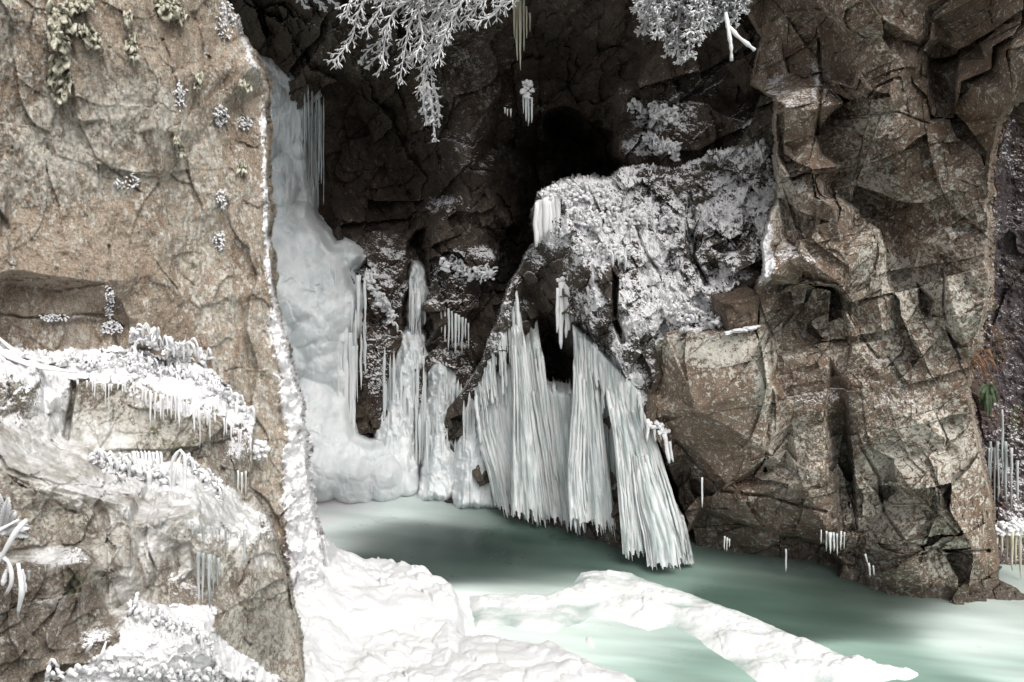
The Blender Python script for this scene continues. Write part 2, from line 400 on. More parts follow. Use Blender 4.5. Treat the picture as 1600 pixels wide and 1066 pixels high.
M['buttress'] = rock_mat('frosted_rock', (0.022, 0.018, 0.014), (0.065, 0.052, 0.042), (0.15, 0.125, 0.10), (0.36, 0.36, 0.28), -0.05, 0.40, -0.08, (1, 1, 1), (0.08, 0.05, 0.03), 0.5, 0.0, 0.02)
M['ice'] = ice_mat('milky_ice', (0.50, 0.535, 0.535), (0.72, 0.745, 0.745), 0.30, 0.35, (1, 1, 0.15), 10, 0.01)
M['fallice'] = ice_mat('frozen_fall_ice', (0.58, 0.615, 0.625), (0.76, 0.785, 0.79), 0.45, 0.3, (1, 1, 0.35), 3, 0.006, fr=(0.46, 0.72))
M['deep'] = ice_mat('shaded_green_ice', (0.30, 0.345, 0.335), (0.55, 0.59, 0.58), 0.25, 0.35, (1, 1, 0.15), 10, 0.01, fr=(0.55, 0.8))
M['clear'] = ice_mat('grey_clear_ice', (0.25, 0.265, 0.265), (0.5, 0.52, 0.52), 0.16, 0.3, (1, 1, 0.2), 12, 0.008, fr=(0.55, 0.8))
M['rime'] = snow_mat('rime', (0.80, 0.80, 0.82), 0.1, 60, 0.006)
M['snow'] = snow_mat('snow', (0.66, 0.665, 0.675), 0.2, 22, 0.012)
M['amber'] = ice_mat('amber_ice', (0.42, 0.39, 0.28), (0.62, 0.60, 0.50), 0.22, 0.3, (1, 1, 0.2), 12, 0.008, fr=(0.6, 0.85))

def rock_sheet(name, mat, poly, pts, rng_, step, disp, paint, lumps=None, recess=(), cracks=(), kind='structure', label=None, cat=None, sk=(2.5, 4.0, 3.0), seed=0, flank=None, coarse=14, crackf=0.8, wamp=5, smooth=False):
    x0, x1, y0, y1 = rng_
    PX, PY = np.meshgrid(axis(x0, x1, step, -15, 1615, coarse), axis(y0, y1, step, -15, 1081, coarse))
    nz = np.stack([PX / 60.0, PY / 60.0, PX * 0 + seed * 3.7], -1)
    wx, wy = wamp * fbm(nz, 1.0, 4, 31), wamp * fbm(nz, 1.0, 4, 47)
    Y0 = tri_depth(PX + wx, PY + wy, pts)
    for rp in recess:
        dep, soft, pl = rp
        Y0 = Y0 + dep * (1 - ss(-soft, soft * 0.3, polyd(PX + wx, PY + wy, pl)))
    for dep, wd, pl in cracks:
        Y0 = Y0 + crackf * dep * np.clip(1 - polyd(PX + 1.8 * wx, PY + 1.8 * wy, pl, False) / (wd * (1 + wx / 6)), 0, 1)
    P = W(PX, PY, Y0)
    Y = Y0 + disp(P, PX, PY) * (0.35 + 0.65 * ss(-0.05, 0.35, P[..., 2]))
    skd, keep, s = skirt(PX, PY, poly, *sk, seed)
    P = W(PX, PY, Y + skd)
    at = paint(PX, PY, P, s)
    if lumps is not None: P = P + lumps(P, PX, PY, at, s)
    ws = ss(1, sk[1], s)[..., None] * 0.07      # broken edges where the rock turns away
    P = P + ws * np.stack([fbm(P, 0.35, 3, 131, 0.6), fbm(P, 0.35, 3, 132, 0.6), fbm(P, 0.35, 3, 133, 0.6)], -1)
    o = link(name, grid_mesh(name, P, keep, at), mat, None, kind, label, cat)
    if not smooth: o.data.polygons.foreach_set('use_smooth', np.zeros(len(o.data.polygons), bool))
    return o

# ================================================================== cave wall behind everything
cave_pts = [(300, 900, 14.5), (300, 500, 15.0), (300, 0, 15.6), (380, 50, 15.8), (430, 40, 15.2), (480, 120, 15.2), (520, 60, 14.6), (520, 300, 15.6), (560, 200, 16.0), (620, 300, 16.2),
    (500, 380, 15.4), (560, 400, 14.8), (600, 60, 14.2), (640, 200, 15.2), (690, 120, 14.3), (700, 230, 14.4), (740, 190, 14.0), (700, 330, 14.6), (790, 340, 14.6), (740, 270, 14.2), (660, 280, 15.6),
    (690, 370, 14.3), (760, 360, 14.4), (800, 400, 15.6), (820, 340, 16.5), (700, 420, 13.7), (770, 450, 14.2), (750, 520, 14.2), (690, 470, 13.9), (660, 400, 14.8), (630, 450, 14.9), (650, 560, 14.2), (600, 500, 14.6), (560, 470, 14.4),
    (730, 590, 13.9), (700, 640, 13.7), (640, 640, 13.9), (570, 640, 14.2), (540, 760, 14.0), (660, 770, 13.5), (760, 780, 13.2), (760, 560, 14.2), (840, 620, 13.6), (860, 780, 13.2),
    (835, 262, 17.6), (880, 205, 18.0), (925, 240, 18.6), (900, 290, 18.6), (850, 330, 17.8), (955, 275, 16.6), (815, 300, 16.2), (850, 180, 15.6), (905, 170, 15.4), (935, 195, 15.2), (780, 220, 15.5), (790, 120, 14.6), (820, 60, 14.0), (850, 130, 15.2), (900, 60, 13.8), (920, 150, 14.8), (960, 120, 14.0), (960, 200, 14.2),
    (980, 150, 13.3), (1060, 140, 13.1), (1110, 150, 13.1), (975, 250, 13.6), (1040, 265, 13.3), (1110, 240, 13.3), (1150, 180, 12.9), (1200, 120, 12.4), (1030, 60, 13.2), (1120, 50, 12.8), (1190, 0, 12.4), (1200, 300, 12.6), (1300, 200, 12.8), (1300, 0, 12.6),
    (1000, 300, 13.4), (1100, 400, 13.2), (1000, 700, 13.0), (1300, 800, 12.5),
    (300, -120, 13.5), (520, -120, 12.6), (700, -120, 12.3), (900, -120, 12.0), (1100, -120, 11.8), (1300, -140, 11.6),
    (200, -460, 9.4), (480, -470, 9.0), (700, -480, 8.9), (860, -480, 9.4), (1000, -500, 10.4), (1150, -450, 10.9), (1300, -600, 10.6), (200, -1300, 9), (700, -1300, 8.8), (1100, -1300, 10.6), (1300, -1300, 10.5), (1800, -1300, 10.5), (1800, -600, 10.5), (1800, 0, 12), (1800, 900, 12.5), (200, 950, 14.5), (1300, 950, 12.5)]  # points above the frame: unseen overhang, shaped to keep light off the cave
def cave_disp(P, PX, PY):
    D = [(1, .2, .35, .8), (-.3, .3, 1, 1.5), (.8, .2, -.7, 1.3)]
    return (facets(P, 1.5, 0.16, 0.35, 11, (1, 1, 0.6), 0, 0.3) + joints(P, 0.8, 0.14, 0.30, 12, D, 0.25) + joints(P, 0.3, 0.035, 0.25, 13, D, 0.3) + 0.12 * fbm(P, 0.5, 6, 14, 0.6))
def cave_paint(PX, PY, P, s):
    wv = (14 * fbm(P, 0.7, 4, 71), 14 * fbm(P, 0.7, 4, 72))
    fr = blobs(PX, PY, [(700, 450, 60, 45, 0.60), (740, 400, 60, 16, 0.54), (640, 450, 45, 60, 0.42), (700, 560, 60, 60, 0.52), (600, 440, 50, 70, 0.62), (590, 560, 30, 90, 0.67), (650, 640, 60, 90, 0.62), (1040, 190, 75, 60, 0.72), (1010, 230, 40, 30, 0.84), (1100, 130, 50, 30, 0.52), (1180, 200, 40, 60, 0.67),
        (670, 170, 16, 50, 0.80), (620, 90, 70, 40, 0.54), (560, 40, 90, 50, 0.42), (740, 90, 60, 60, 0.40), (720, 230, 60, 60, 0.45), (700, 320, 40, 20, 0.52), (820, 150, 45, 50, 0.54), (840, 190, 30, 20, 0.42), (680, 740, 60, 40, 0.52), (760, 610, 40, 60, 0.52), (470, 60, 60, 60, 0.42), (780, 60, 40, 60, 0.37), (1150, 40, 80, 60, 0.37)], wv)
    li = blobs(PX, PY, [(720, 100, 70, 70, .35), (560, 90, 70, 60, .25), (780, 210, 40, 70, .35), (740, 340, 60, 40, .15)], wv)
    dark = blobs(PX, PY, [(890, 290, 70, 60, .5), (590, 280, 90, 120, .35), (800, 380, 60, 130, .5), (900, 60, 110, 120, .3)], wv)  # darker, smoother patches over the hollows and the ceiling
    return {'frost': fr, 'lich': li, 'wet': dark}
def cave_lumps(P, PX, PY, at, s):
    f = ss(0.35, 0.6, at['frost'])
    d = (domes(P, 0.09, 3) * 0.5)[..., None] * f[..., None]
    return d * np.array([0, -0.75, 0.5])
rock_sheet('cave_cliff', M['cave'], [(260, -1280), (1780, -1280), (1780, 860), (300, 860)], cave_pts, (200, 1800, -1300, 900), 2.0, cave_disp, cave_paint, cave_lumps,
    recess=[(0.5, 6, [(632, 380), (668, 350), (672, 430), (660, 560), (640, 640), (615, 560), (640, 470)])],
    label='dark wet rock wall of the cave behind the frozen waterfall and icicles', cat='rock wall', sk=(2, 4, 0), wamp=22)

# ================================================================== right hand cliff
def rb(p): return 10.9 - 0.002 * (p[0] - 1000)
cl = [(1180,-500,-.3),(1900,-500,-1.4),(1450,-300,-.5),(1180,-1300,-.5),(1900,-1300,-1.5),
 (1190,60,1.2),(1200,0,1.1),(1180,130,1.3),(1225,20,.9),(1260,0,.5),(1290,50,.7),(1283,100,.9),(1300,10,.2),(1330,40,-.05),(1375,25,-.35),(1390,150,-.3),(1350,150,.0),(1330,60,.25),(1320,160,.4),(1440,72,.0),(1432,60,-.25),(1450,10,-.1),(1488,62,.35),(1490,190,.35),(1447,190,.15),(1440,150,.1),(1395,60,-.1),
 (1455,112,.35),(1560,75,-.5),(1600,38,-.6),(1600,-60,-.7),(1512,62,.3),(1582,150,-.6),(1600,180,-.7),
 (1215,165,.2),(1265,172,.1),(1222,240,.45),(1262,225,.3),(1212,245,.0),(1268,268,-.15),(1300,322,-.3),(1252,352,-.05),(1235,372,.2),(1216,300,.15),(1244,300,-.2),(1270,310,-.28),
 (1285,240,.45),(1280,120,.65),(1306,300,.5),(1275,210,.55),
 (1340,190,.15),(1400,172,-.1),(1442,200,.1),(1330,262,.35),(1402,290,.2),(1350,330,.5),(1392,350,.35),(1440,300,.1),(1500,260,.15),(1540,240,.1),(1540,360,.0),(1484,368,-.15),(1543,365,-.2),(1540,470,-.2),(1482,380,-.2),(1470,350,.15),
 (1198,400,-.1),(1308,440,-.45),(1205,425,-.2),(1206,442,.1),(1300,456,.2),(1262,450,.1),(1330,535,.0),(1215,556,-.1),(1270,500,.25),(1250,400,-.2),(1315,380,-.15),(1352,378,-.2),(1372,470,-.3),(1340,480,-.1),(1380,440,.1),(1424,470,.2),(1400,400,.2),(1430,380,.0),(1470,400,-.05),
 (1425,565,-.15),(1332,542,-.35),(1322,584,-.2),(1380,530,-.2),(1495,495,-.3),(1480,520,.1),(1520,560,.1),
 (1040,528,-.3),(1130,515,-.35),(1180,518,-.2),(1202,600,-.45),(1195,700,-.25),(1130,765,.1),(1030,640,-.15),(1062,705,.35),(1090,640,-.45),(1180,770,.0),
 (1082,765,.5),(1150,805,.15),(1100,850,.35),(1085,900,.3),(1120,830,.35),
 (1212,585,-.05),(1292,642,-.25),(1240,640,-.1),(1200,735,.35),(1235,660,.0),(1252,752,-.25),(1292,830,-.1),(1272,862,.2),(1225,730,.3),
 (1333,602,-.35),(1422,650,-.35),(1345,700,-.25),(1422,762,-.35),(1502,700,-.2),(1412,842,-.3),(1522,860,-.1),(1520,600,.0),(1460,600,-.2),(1480,640,-.05),(1390,600,-.25),(1395,720,-.1),(1380,800,.1),(1460,800,-.3),
 (1200,895,.25),(1350,912,.2),(1330,868,.4),(1400,880,.0),(1480,868,.15),(1500,900,.05),(1400,925,.0),(1480,925,.05),(1590,945,.1),(1085,1000,.4),(1700,1010,.1),
 (1512,560,.1),(1545,900,.1),(1540,780,.15),(1620,100,-1),(1900,100,-1.5),(1000,900,.5),(1000,600,.3),(1700,500,0)]
cl = [(x, y, rb((x, y)) + d) for x, y, d in cl]
cliff_poly = [(1165,-1290),(1168,0),(1190,60),(1176,130),(1212,150),(1216,300),(1192,380),(1196,428),(1186,440),(1184,512),(1128,517),(1040,522),(1026,560),(996,640),(1035,700),(1060,760),(1072,830),(1080,900),(1080,960),(1300,975),(1640,1005),(1640,950),(1560,905),(1546,800),(1528,700),(1508,610),(1523,540),(1542,470),(1541,360),(1547,240),(1560,190),(1602,138),(1700,70),(1880,-500),(1880,-1290)]
def cliff_disp(P, PX, PY):
    D = [(1, .3, .22, .75), (-.25, .2, 1, 1.3), (.75, .1, -.8, 1.3)]
    return (facets(P, 1.3, 0.10, 0.30, 21, (1, 1, 0.8), 0, 0.25) + joints(P, 1.0, 0.13, 0.34, 22, D, 0.08) + joints(P, 0.42, 0.026, 0.18, 25, D, 0.08) + joints(P, 0.13, 0.006, 0.14, 26, D, 0.2) + 0.028 * fbm(P, 0.3, 6, 24, 0.6)) * (1 - 0.93 * np.exp(-(((PX - 1112) / 82) ** 2 + ((PY - 645) / 112) ** 2) ** 2))
def cliff_paint(PX, PY, P, s):
    wv = (16 * fbm(P, 0.6, 4, 73), 16 * fbm(P, 0.6, 4, 74))
    fr = blobs(PX, PY, [(1197, 230, 18, 85, .75), (1245, 165, 34, 26, .38), (1085, 730, 8, 24, .5), (1115, 760, 10, 10, .5), (1066, 700, 8, 14, .5), (1245, 290, 44, 40, .36), (1215, 260, 16, 60, .4), (1250, 400, 60, 24, .36), (1198, 400, 14, 60, .95), (1275, 90, 8, 80, .5), (1350, 50, 40, 14, .5), (1330, 160, 90, 90, .26), (1240, 330, 60, 90, .30), (1150, 455, 36, 14, .5), (1210, 100, 30, 80, .42), (1100, 525, 60, 8, .55),
        (1510, 366, 34, 4, .45), (1270, 620, 70, 22, .48), (1380, 560, 60, 12, .4), (1390, 610, 60, 30, .38), (1425, 440, 60, 40, .32), (1510, 20, 70, 22, .45), (1240, 740, 30, 12, .35), (1318, 740, 14, 90, .34)], wv)
    li = blobs(PX, PY, [(1420, 700, 110, 90, .62), (1250, 700, 60, 60, .5), (1360, 250, 50, 130, .38), (1460, 470, 80, 90, .52), (1400, 540, 80, 80, .35), (1120, 545, 80, 26, .75), (1190, 590, 12, 70, .6), (1490, 300, 60, 80, .3), (1300, 480, 60, 40, .3), (1400, 830, 90, 80, .5), (1470, 880, 60, 40, .5), (1230, 300, 50, 60, .3), (1380, 420, 60, 60, .45)], wv)
    wt = blobs(PX, PY, [(1150, 810, 110, 75, .62), (1255, 500, 70, 70, .5), (1318, 720, 26, 130, .95), (1345, 880, 70, 45, .55), (1520, 110, 80, 90, .22), (1250, 850, 80, 60, .62), (1385, 280, 60, 80, .35), (1112, 655, 70, 90, .32), (1480, 560, 50, 20, .4), (1285, 260, 12, 90, .35), (1070, 740, 40, 60, .6), (1460, 440, 26, 60, .4), (1310, 350, 25, 60, .4), (1220, 800, 60, 60, .5), (1580, 930, 90, 26, .5)], wv)  # darker, smoother patches; the tall crack column is wet rock
    wt = np.maximum(wt, 0.75 * ss(0.35, 0.05, P[..., 2]))
    return {'frost': fr, 'lich': li, 'wet': wt}
def cliff_lumps(P, PX, PY, at, s):
    f = ss(0.55, 0.8, at['frost'])
    return ((domes(P, 0.10, 4) * 0.8 + domes(P, 0.05, 5) * 0.6) * f)[..., None] * np.array([-0.2, -0.7, 0.4])
rock_sheet('cliff', M['cliff'], cliff_poly, cl, (1000, 1900, -1300, 1010), 1.5, cliff_disp, cliff_paint, cliff_lumps,
    recess=[(0.16, 9, [(1135, 468), (1200, 436), (1306, 447), (1322, 480), (1330, 540), (1290, 535), (1215, 560), (1205, 520), (1185, 505)]), (0.24, 9, [(1296, 560), (1322, 600), (1330, 700), (1342, 835), (1312, 838), (1296, 700), (1286, 640)]),
            (0.4, 6, [(1095, 795), (1160, 815), (1290, 850), (1320, 880), (1300, 930), (1090, 930), (1070, 840)]), (0.25, 5, [(1448, 78), (1468, 60), (1500, 80), (1492, 185), (1452, 190)]), (0.3, 5, [(1430, 440), (1462, 470), (1450, 500), (1436, 480)])],
    cracks=[(0.14, 4, [(1278, 60), (1284, 130), (1276, 210)]), (0.10, 4, [(1204, 520), (1208, 620), (1196, 735)]), (0.10, 3.5, [(1310, 450), (1340, 520), (1372, 560)]), (0.12, 4, [(1345, 700), (1372, 745), (1380, 800), (1415, 850)]), (0.08, 3, [(1300, 185), (1400, 175), (1450, 195)]), (0.08, 3, [(1320, 390), (1370, 330), (1400, 350)]), (0.1, 3.5, [(1062, 700), (1130, 768), (1200, 775), (1290, 800)]), (0.10, 3, [(1470, 420), (1480, 510), (1500, 560)]), (0.12, 4, [(1410, 850), (1500, 862), (1545, 860)])],
    label='brown cliff of broken lichen spotted rock rising from the stream', cat='cliff', seed=2, wamp=2.5, sk=(2.0, 9.0, 8.0))

# ================================================================== far wall beside the cliff, mossy, with weeping ice
fw = [(1480,-300,11.6),(1480,0,11.8),(1480,500,12.0),(1480,1000,11.4),(1600,200,12.4),(1560,400,12.2),(1600,600,12.0),(1560,700,11.6),(1600,800,11.2),(1560,900,10.8),(1620,950,10.6),(1700,0,12.0),(1800,500,11.5),(2000,200,10.0),(2000,800,9.5),(2000,-600,10),(1480,-600,11),(2000,1050,8.5),(1480,1050,11)]
def fw_disp(P, PX, PY): return facets(P, 0.6, 0.08, 0.2, 51, (1, 1, 0.5), 0) + 0.10 * fbm(P, 0.22, 5, 52, 0.6) + 0.03 * fbm(P, 0.05, 3, 53)
def fw_paint(PX, PY, P, s):
    fr = 0.22 + blobs(PX, PY, [(1590, 720, 45, 90, .12), (1590, 800, 40, 40, .15), (1575, 230, 60, 120, .1), (1590, 560, 40, 80, .05)])
    return {'frost': fr, 'lich': fr * 0, 'wet': fr * 0 + 0.2}
M['mossy'] = rock_mat('mossy_rock', (0.035, 0.024, 0.03), (0.10, 0.075, 0.08), (0.20, 0.17, 0.17), (0.4, 0.38, 0.4), -0.05, 0.35, -0.12, (1, 1, 0.5), (0.14, 0.08, 0.04), 0.8, 0.05, 0.03)
rock_sheet('far_cliff', M['mossy'], [(1490,-600),(1990,-600),(1990,1040),(1490,1040)], fw, (1480, 2000, -600, 1050), 2.0, fw_disp, fw_paint, label='purple brown frosted cliff set back beyond the corner of the brown cliff', cat='cliff', seed=5, sk=(1.5, 4, 0))

# ================================================================== frost covered buttress
bt = [(838,315,12.2),(870,288,12.2),(920,282,12.4),(975,262,12.8),(1050,268,12.7),(1110,240,12.6),(1160,232,12.2),(1190,180,12.0),(1220,150,11.8),(1240,300,11.6),(1205,420,10.95),(1160,460,10.85),(1130,470,10.9),(1130,515,10.85),(1060,520,11.0),(1030,570,10.95),(1000,640,10.95),
 (880,330,11.9),(930,350,11.75),(905,400,11.6),(950,430,11.4),(935,480,11.45),(985,500,11.15),(960,560,11.25),(985,600,11.1),(1000,560,11.1),(1010,350,12.0),(1060,330,12.2),(1075,280,12.5),(1035,400,11.6),(1080,420,11.4),(1050,470,11.15),(1100,470,11.1),(1110,430,11.5),
 (1090,340,12.1),(1100,300,12.2),(1130,360,11.6),(1150,300,11.9),(1180,340,11.5),(1150,430,11.1),(1185,400,11.1),(960,340,12.1),(985,310,12.3),(975,400,11.5),(1020,430,11.55),
 (838,390,12.3),(860,420,12.1),(880,480,12.0),(895,540,11.9),(868,560,12.8),(862,620,12.9),(850,500,12.8),(830,460,12.7),(812,430,12.4),(790,480,12.3),(800,540,12.4),(765,560,12.7),(740,600,13.0),(700,640,13.3),(690,700,13.3),(700,780,13.1),(760,700,12.9),(760,790,12.8),(820,680,12.5),(830,800,12.3),(900,650,12.1),(905,760,12.0),(940,700,11.8),(960,850,11.4),(1000,720,11.3),(1040,760,11.0),(1060,860,11.3),(1095,900,11.3),
 (690,840,13.2),(1100,960,10.8),(700,960,13),(900,960,12),(1300,100,12),(1300,600,11),(650,500,13.5),(700,300,13)]
bt_poly = [(832,330),(842,308),(870,286),(920,281),(958,284),(975,262),(1020,262),(1050,270),(1108,243),(1150,232),(1176,190),(1190,150),(1235,150),(1235,430),(1140,462),(1140,525),(1046,540),(1030,600),(1008,650),(1030,720),(1048,800),(1058,890),(1058,940),(760,860),(690,800),(684,700),(700,640),(735,596),(757,560),(786,480),(806,430),(822,400),(838,380)]
def bt_disp(P, PX, PY):
    D = [(1, .3, .35, .7), (-.45, .2, 1, 1.6), (.8, .1, -.5, 1.3)]
    return joints(P, 0.65, 0.13, 0.36, 61, D, 0.2) + joints(P, 0.24, 0.05, 0.36, 62, D, 0.25) + 0.07 * fbm(P, 0.3, 6, 63, 0.6)
def bt_paint(PX, PY, P, s):
    wv = (12 * fbm(P, 0.5, 4, 75), 12 * fbm(P, 0.5, 4, 76))
    X, Yy = PX + wv[0], PY + wv[1]
    main = ss(12, -12, polyd(X, Yy, [(835, 300), (900, 275), (1200, 220), (1215, 300), (1190, 420), (1130, 470), (1130, 520), (1030, 545), (1010, 640), (975, 640), (925, 560), (905, 480), (880, 400), (838, 380)]))
    fr = 0.92 * main + blobs(X, Yy, [(800, 470, 30, 60, .6), (770, 540, 30, 40, .7), (830, 410, 30, 30, .6), (740, 600, 26, 26, .6), (905, 470, 30, 60, .45)]) * (1 - main)
    cut = blobs(X, Yy, [(1048, 350, 10, 60, .25), (1080, 400, 14, 90, .22), (955, 470, 12, 70, .34), (990, 430, 10, 40, .2), (940, 520, 16, 40, .3), (1120, 395, 26, 26, .3), (1160, 380, 20, 30, .35), (1165, 420, 30, 18, .35), (1010, 560, 30, 30, .32), (1100, 270, 70, 10, .3), (910, 440, 14, 22, .3), (1030, 300, 50, 16, .2)])
    fr = fr - 0.30 * ss(0.05, 0.35, fbm(P, 0.45, 4, 69)) * main
    return {'frost': fr - 1.5 * cut, 'lich': blobs(X, Yy, [(1040, 540, 40, 20, .6), (960, 520, 20, 60, .2)]), 'wet': blobs(X, Yy, [(880, 580, 60, 80, .8), (860, 540, 40, 50, .8)])}  # last mask: darker, smoother rock in the hollow
def bt_lumps(P, PX, PY, at, s):
    v1 = domes(P, 0.08, 8, 0.62) / 0.05; v2 = domes(P, 0.15, 7, 0.6) / 0.09
    f = ss(0.42, 0.72, at['frost'])
    at['frost'] = at['frost'] - 0.34 * (1 - np.clip(v1 + 0.5 * v2, 0, 1)) * ss(-0.3, 0.15, fbm(P, 0.35, 3, 67))
    pat = ss(-0.15, 0.25, fbm(P, 0.5, 3, 66))
    a = domes(P, 0.17, 7, 0.6) * (0.35 + 0.65 * pat) + domes(P, 0.08, 8, 0.62) * 1.0 + domes(P, 0.04, 9, 0.62) * 0.9
    return (a * f * 1.15)[..., None] * np.array([-0.15, -0.6, 0.5])
rock_sheet('rock_buttress', M['buttress'], bt_poly, bt, (650, 1300, 100, 960), 1.35, bt_disp, bt_paint, bt_lumps,
    recess=[(0.35, 6, [(1078, 300), (1090, 340), (1088, 400), (1112, 450), (1098, 452), (1074, 400), (1070, 340)]), (0.25, 5, [(955, 420), (968, 440), (966, 500), (985, 540), (972, 548), (954, 500)]), (0.3, 8, [(855, 520), (895, 560), (892, 640), (860, 620), (846, 560)])],
    cracks=[(0.2, 4, [(985, 330), (1010, 400), (1030, 430), (1070, 400)]), (0.15, 4, [(905, 480), (930, 560), (960, 600)])],
    label='rock buttress thickly crusted with frost above the icicle curtains', cat='rock buttress', seed=7)

# ================================================================== left hand wall
lw = [(-500,-1300,6.0),(420,-1300,8.6),(-500,0,5.0),(-500,600,5.0),(-500,1200,4.8),(-100,0,6.4),(0,0,6.75),(100,60,7.0),(200,0,7.4),(300,0,7.9),(360,0,8.5),(370,60,8.5),(395,105,8.45),(404,300,8.4),(412,450,8.4),(430,560,8.35),(440,700,8.35),(440,820,8.3),(452,1066,8.0),(455,1200,7.9),
 (470,110,9.6),(440,130,9.2),(440,300,8.8),(446,450,8.7),(462,520,8.6),(484,640,8.6),(496,760,8.8),(514,815,9.1),(524,900,9.0),(504,1066,8.6),(520,1200,8.4),
 (0,250,6.85),(60,120,7.0),(120,200,7.2),(180,190,7.3),(240,200,7.35),(220,205,7.5),(260,120,7.6),(150,300,7.35),(20,330,6.95),(15,420,6.6),(80,430,6.85),(158,442,7.15),(90,455,7.2),(10,445,7.05),(100,320,7.2),(160,360,7.35),(250,300,7.6),(320,200,8.05),(330,380,8.1),(240,430,7.6),(170,500,7.4),(300,480,7.85),(380,500,8.3),(0,500,7.0),(0,620,7.0),(200,620,7.6),(400,640,8.3),(400,1066,8.2),(200,1066,7.6),(0,1066,7.0),(130,190,7.15),(200,90,7.35)]
lw_poly = [(-480,-1280),(330,-1280),(332,-200),(345,0),(366,30),(372,58),(392,88),(408,112),(414,140),(415,200),(418,300),(416,370),(424,440),(432,500),(448,560),(456,600),(470,640),(474,700),(478,760),(488,812),(500,860),(505,960),(480,1100),(480,1190),(-480,1190)]
def lw_disp(P, PX, PY):
    D = [(1, .3, .12, .6), (.1, .2, 1, 2.2), (.9, .1, -.4, 1.1)]
    return (joints(P, 0.9, 0.016, 0.06, 41, D, 0.6) + joints(P, 0.32, 0.007, 0.06, 42, D, 0.7) + 0.10 * fbm(P, 0.55, 7, 43, 0.60, st=(1, 1, 0.5)) + 0.036 * fbm(P, 0.13, 6, 44, 0.68, ridge=True, st=(1, 1, 0.28)))
def lw_paint(PX, PY, P, s):
    wv = (10 * fbm(P, 0.3, 4, 77), 10 * fbm(P, 0.3, 4, 78))
    X, Yy = PX + wv[0], PY + wv[1]
    ed = polyd(PX, PY, [(372, 30), (392, 95), (410, 130), (414, 300), (420, 440), (446, 560), (465, 640), (470, 760), (480, 860), (490, 1066)], False)
    low = ss(380, 620, PY)
    fr = np.maximum(0.85 * ss(10 + 34 * low, 0, ed - 8 * fbm(P, 0.2, 4, 79)), 0.34 * ss(60 + 40 * low, 10, ed))
    fl = ss(12, -10, 7 * fbm(P, 0.12, 3, 80) + polyd(X, Yy, [(418, 470), (440, 520), (480, 640), (500, 800), (520, 1000), (470, 1040), (446, 900), (440, 800), (446, 700), (436, 580), (420, 520)]))
    fr = np.maximum(fr, 1.1 * fl)
    fr = np.maximum(fr, blobs(X, Yy, [(350, 20, 30, 50, .5), (200, 280, 30, 14, .4), (20, 410, 8, 30, .5), (345, 180, 12, 24, .45), (345, 375, 12, 20, .4), (120, 490, 30, 6, .5)]))
    li = blobs(X, Yy, [(60, 240, 110, 110, .35), (10, 30, 30, 90, .7), (220, 170, 70, 50, .32), (350, 260, 60, 160, .16), (60, 520, 120, 60, .2), (200, 480, 60, 30, .15), (330, 430, 60, 80, .12)]) - blobs(X, Yy, [(150, 380, 80, 100, .22), (250, 300, 60, 60, .15), (60, 380, 50, 60, .25), (280, 100, 40, 60, .1)])
    wt = blobs(X, Yy, [(60, 370, 60, 60, .22), (150, 420, 60, 80, .18), (270, 350, 50, 50, .12), (8, 320, 14, 40, .5), (230, 205, 26, 8, .6), (120, 500, 90, 7, .6)])  # darker patches, strongest along the seam and in the small recess
    return {'frost': fr, 'lich': li, 'wet': wt}
def lw_lumps(P, PX, PY, at, s):
    f = ss(0.6, 0.85, at['frost'])
    at['frost'] = at['frost'] - 0.22 * (1 - np.clip(domes(P, 0.085, 18) / 0.045, 0, 1)) * ss(-0.3, 0.15, fbm(P, 0.35, 3, 68))
    a = domes(P, 0.18, 17) * 0.9 * ss(450, 560, PY) + domes(P, 0.085, 18) * 1.2 + domes(P, 0.042, 19)
    return (a * f)[..., None] * np.array([0.3, -0.7, 0.45])
rock_sheet('rock_wall', M['wall'], lw_poly, lw, (-500, 540, -1300, 1200), 1.5, lw_disp, lw_paint, lw_lumps,
    recess=[(0.12, 5, [(0, 330), (14, 345), (18, 360), (6, 372), (0, 372)])],
    cracks=[(0.10, 3.5, [(172, 385), (170, 430), (176, 500), (186, 545)]), (0.09, 3.5, [(0, 490), (60, 497), (130, 493), (175, 500), (195, 512)]), (0.07, 3, [(52, 115), (62, 190), (76, 235)]), (0.06, 3, [(140, 240), (180, 270), (215, 300)]), (0.06, 3, [(230, 385), (262, 440), (275, 455)]), (0.1, 4, [(10, 432), (60, 436), (90, 452), (160, 446)]),
        (0.08, 2.5, [(55, 0), (50, 60), (56, 110)]), (0.07, 3, [(255, 60), (270, 120), (285, 160)]), (0.06, 2.5, [(305, 20), (318, 110)]), (0.05, 2.5, [(345, 40), (352, 110), (340, 180)])],
    crackf=0.5, label='pale lichen mottled rock wall with a frosted right hand edge', cat='rock wall', seed=9, smooth=True, sk=(2.0, 7.0, 7.0))

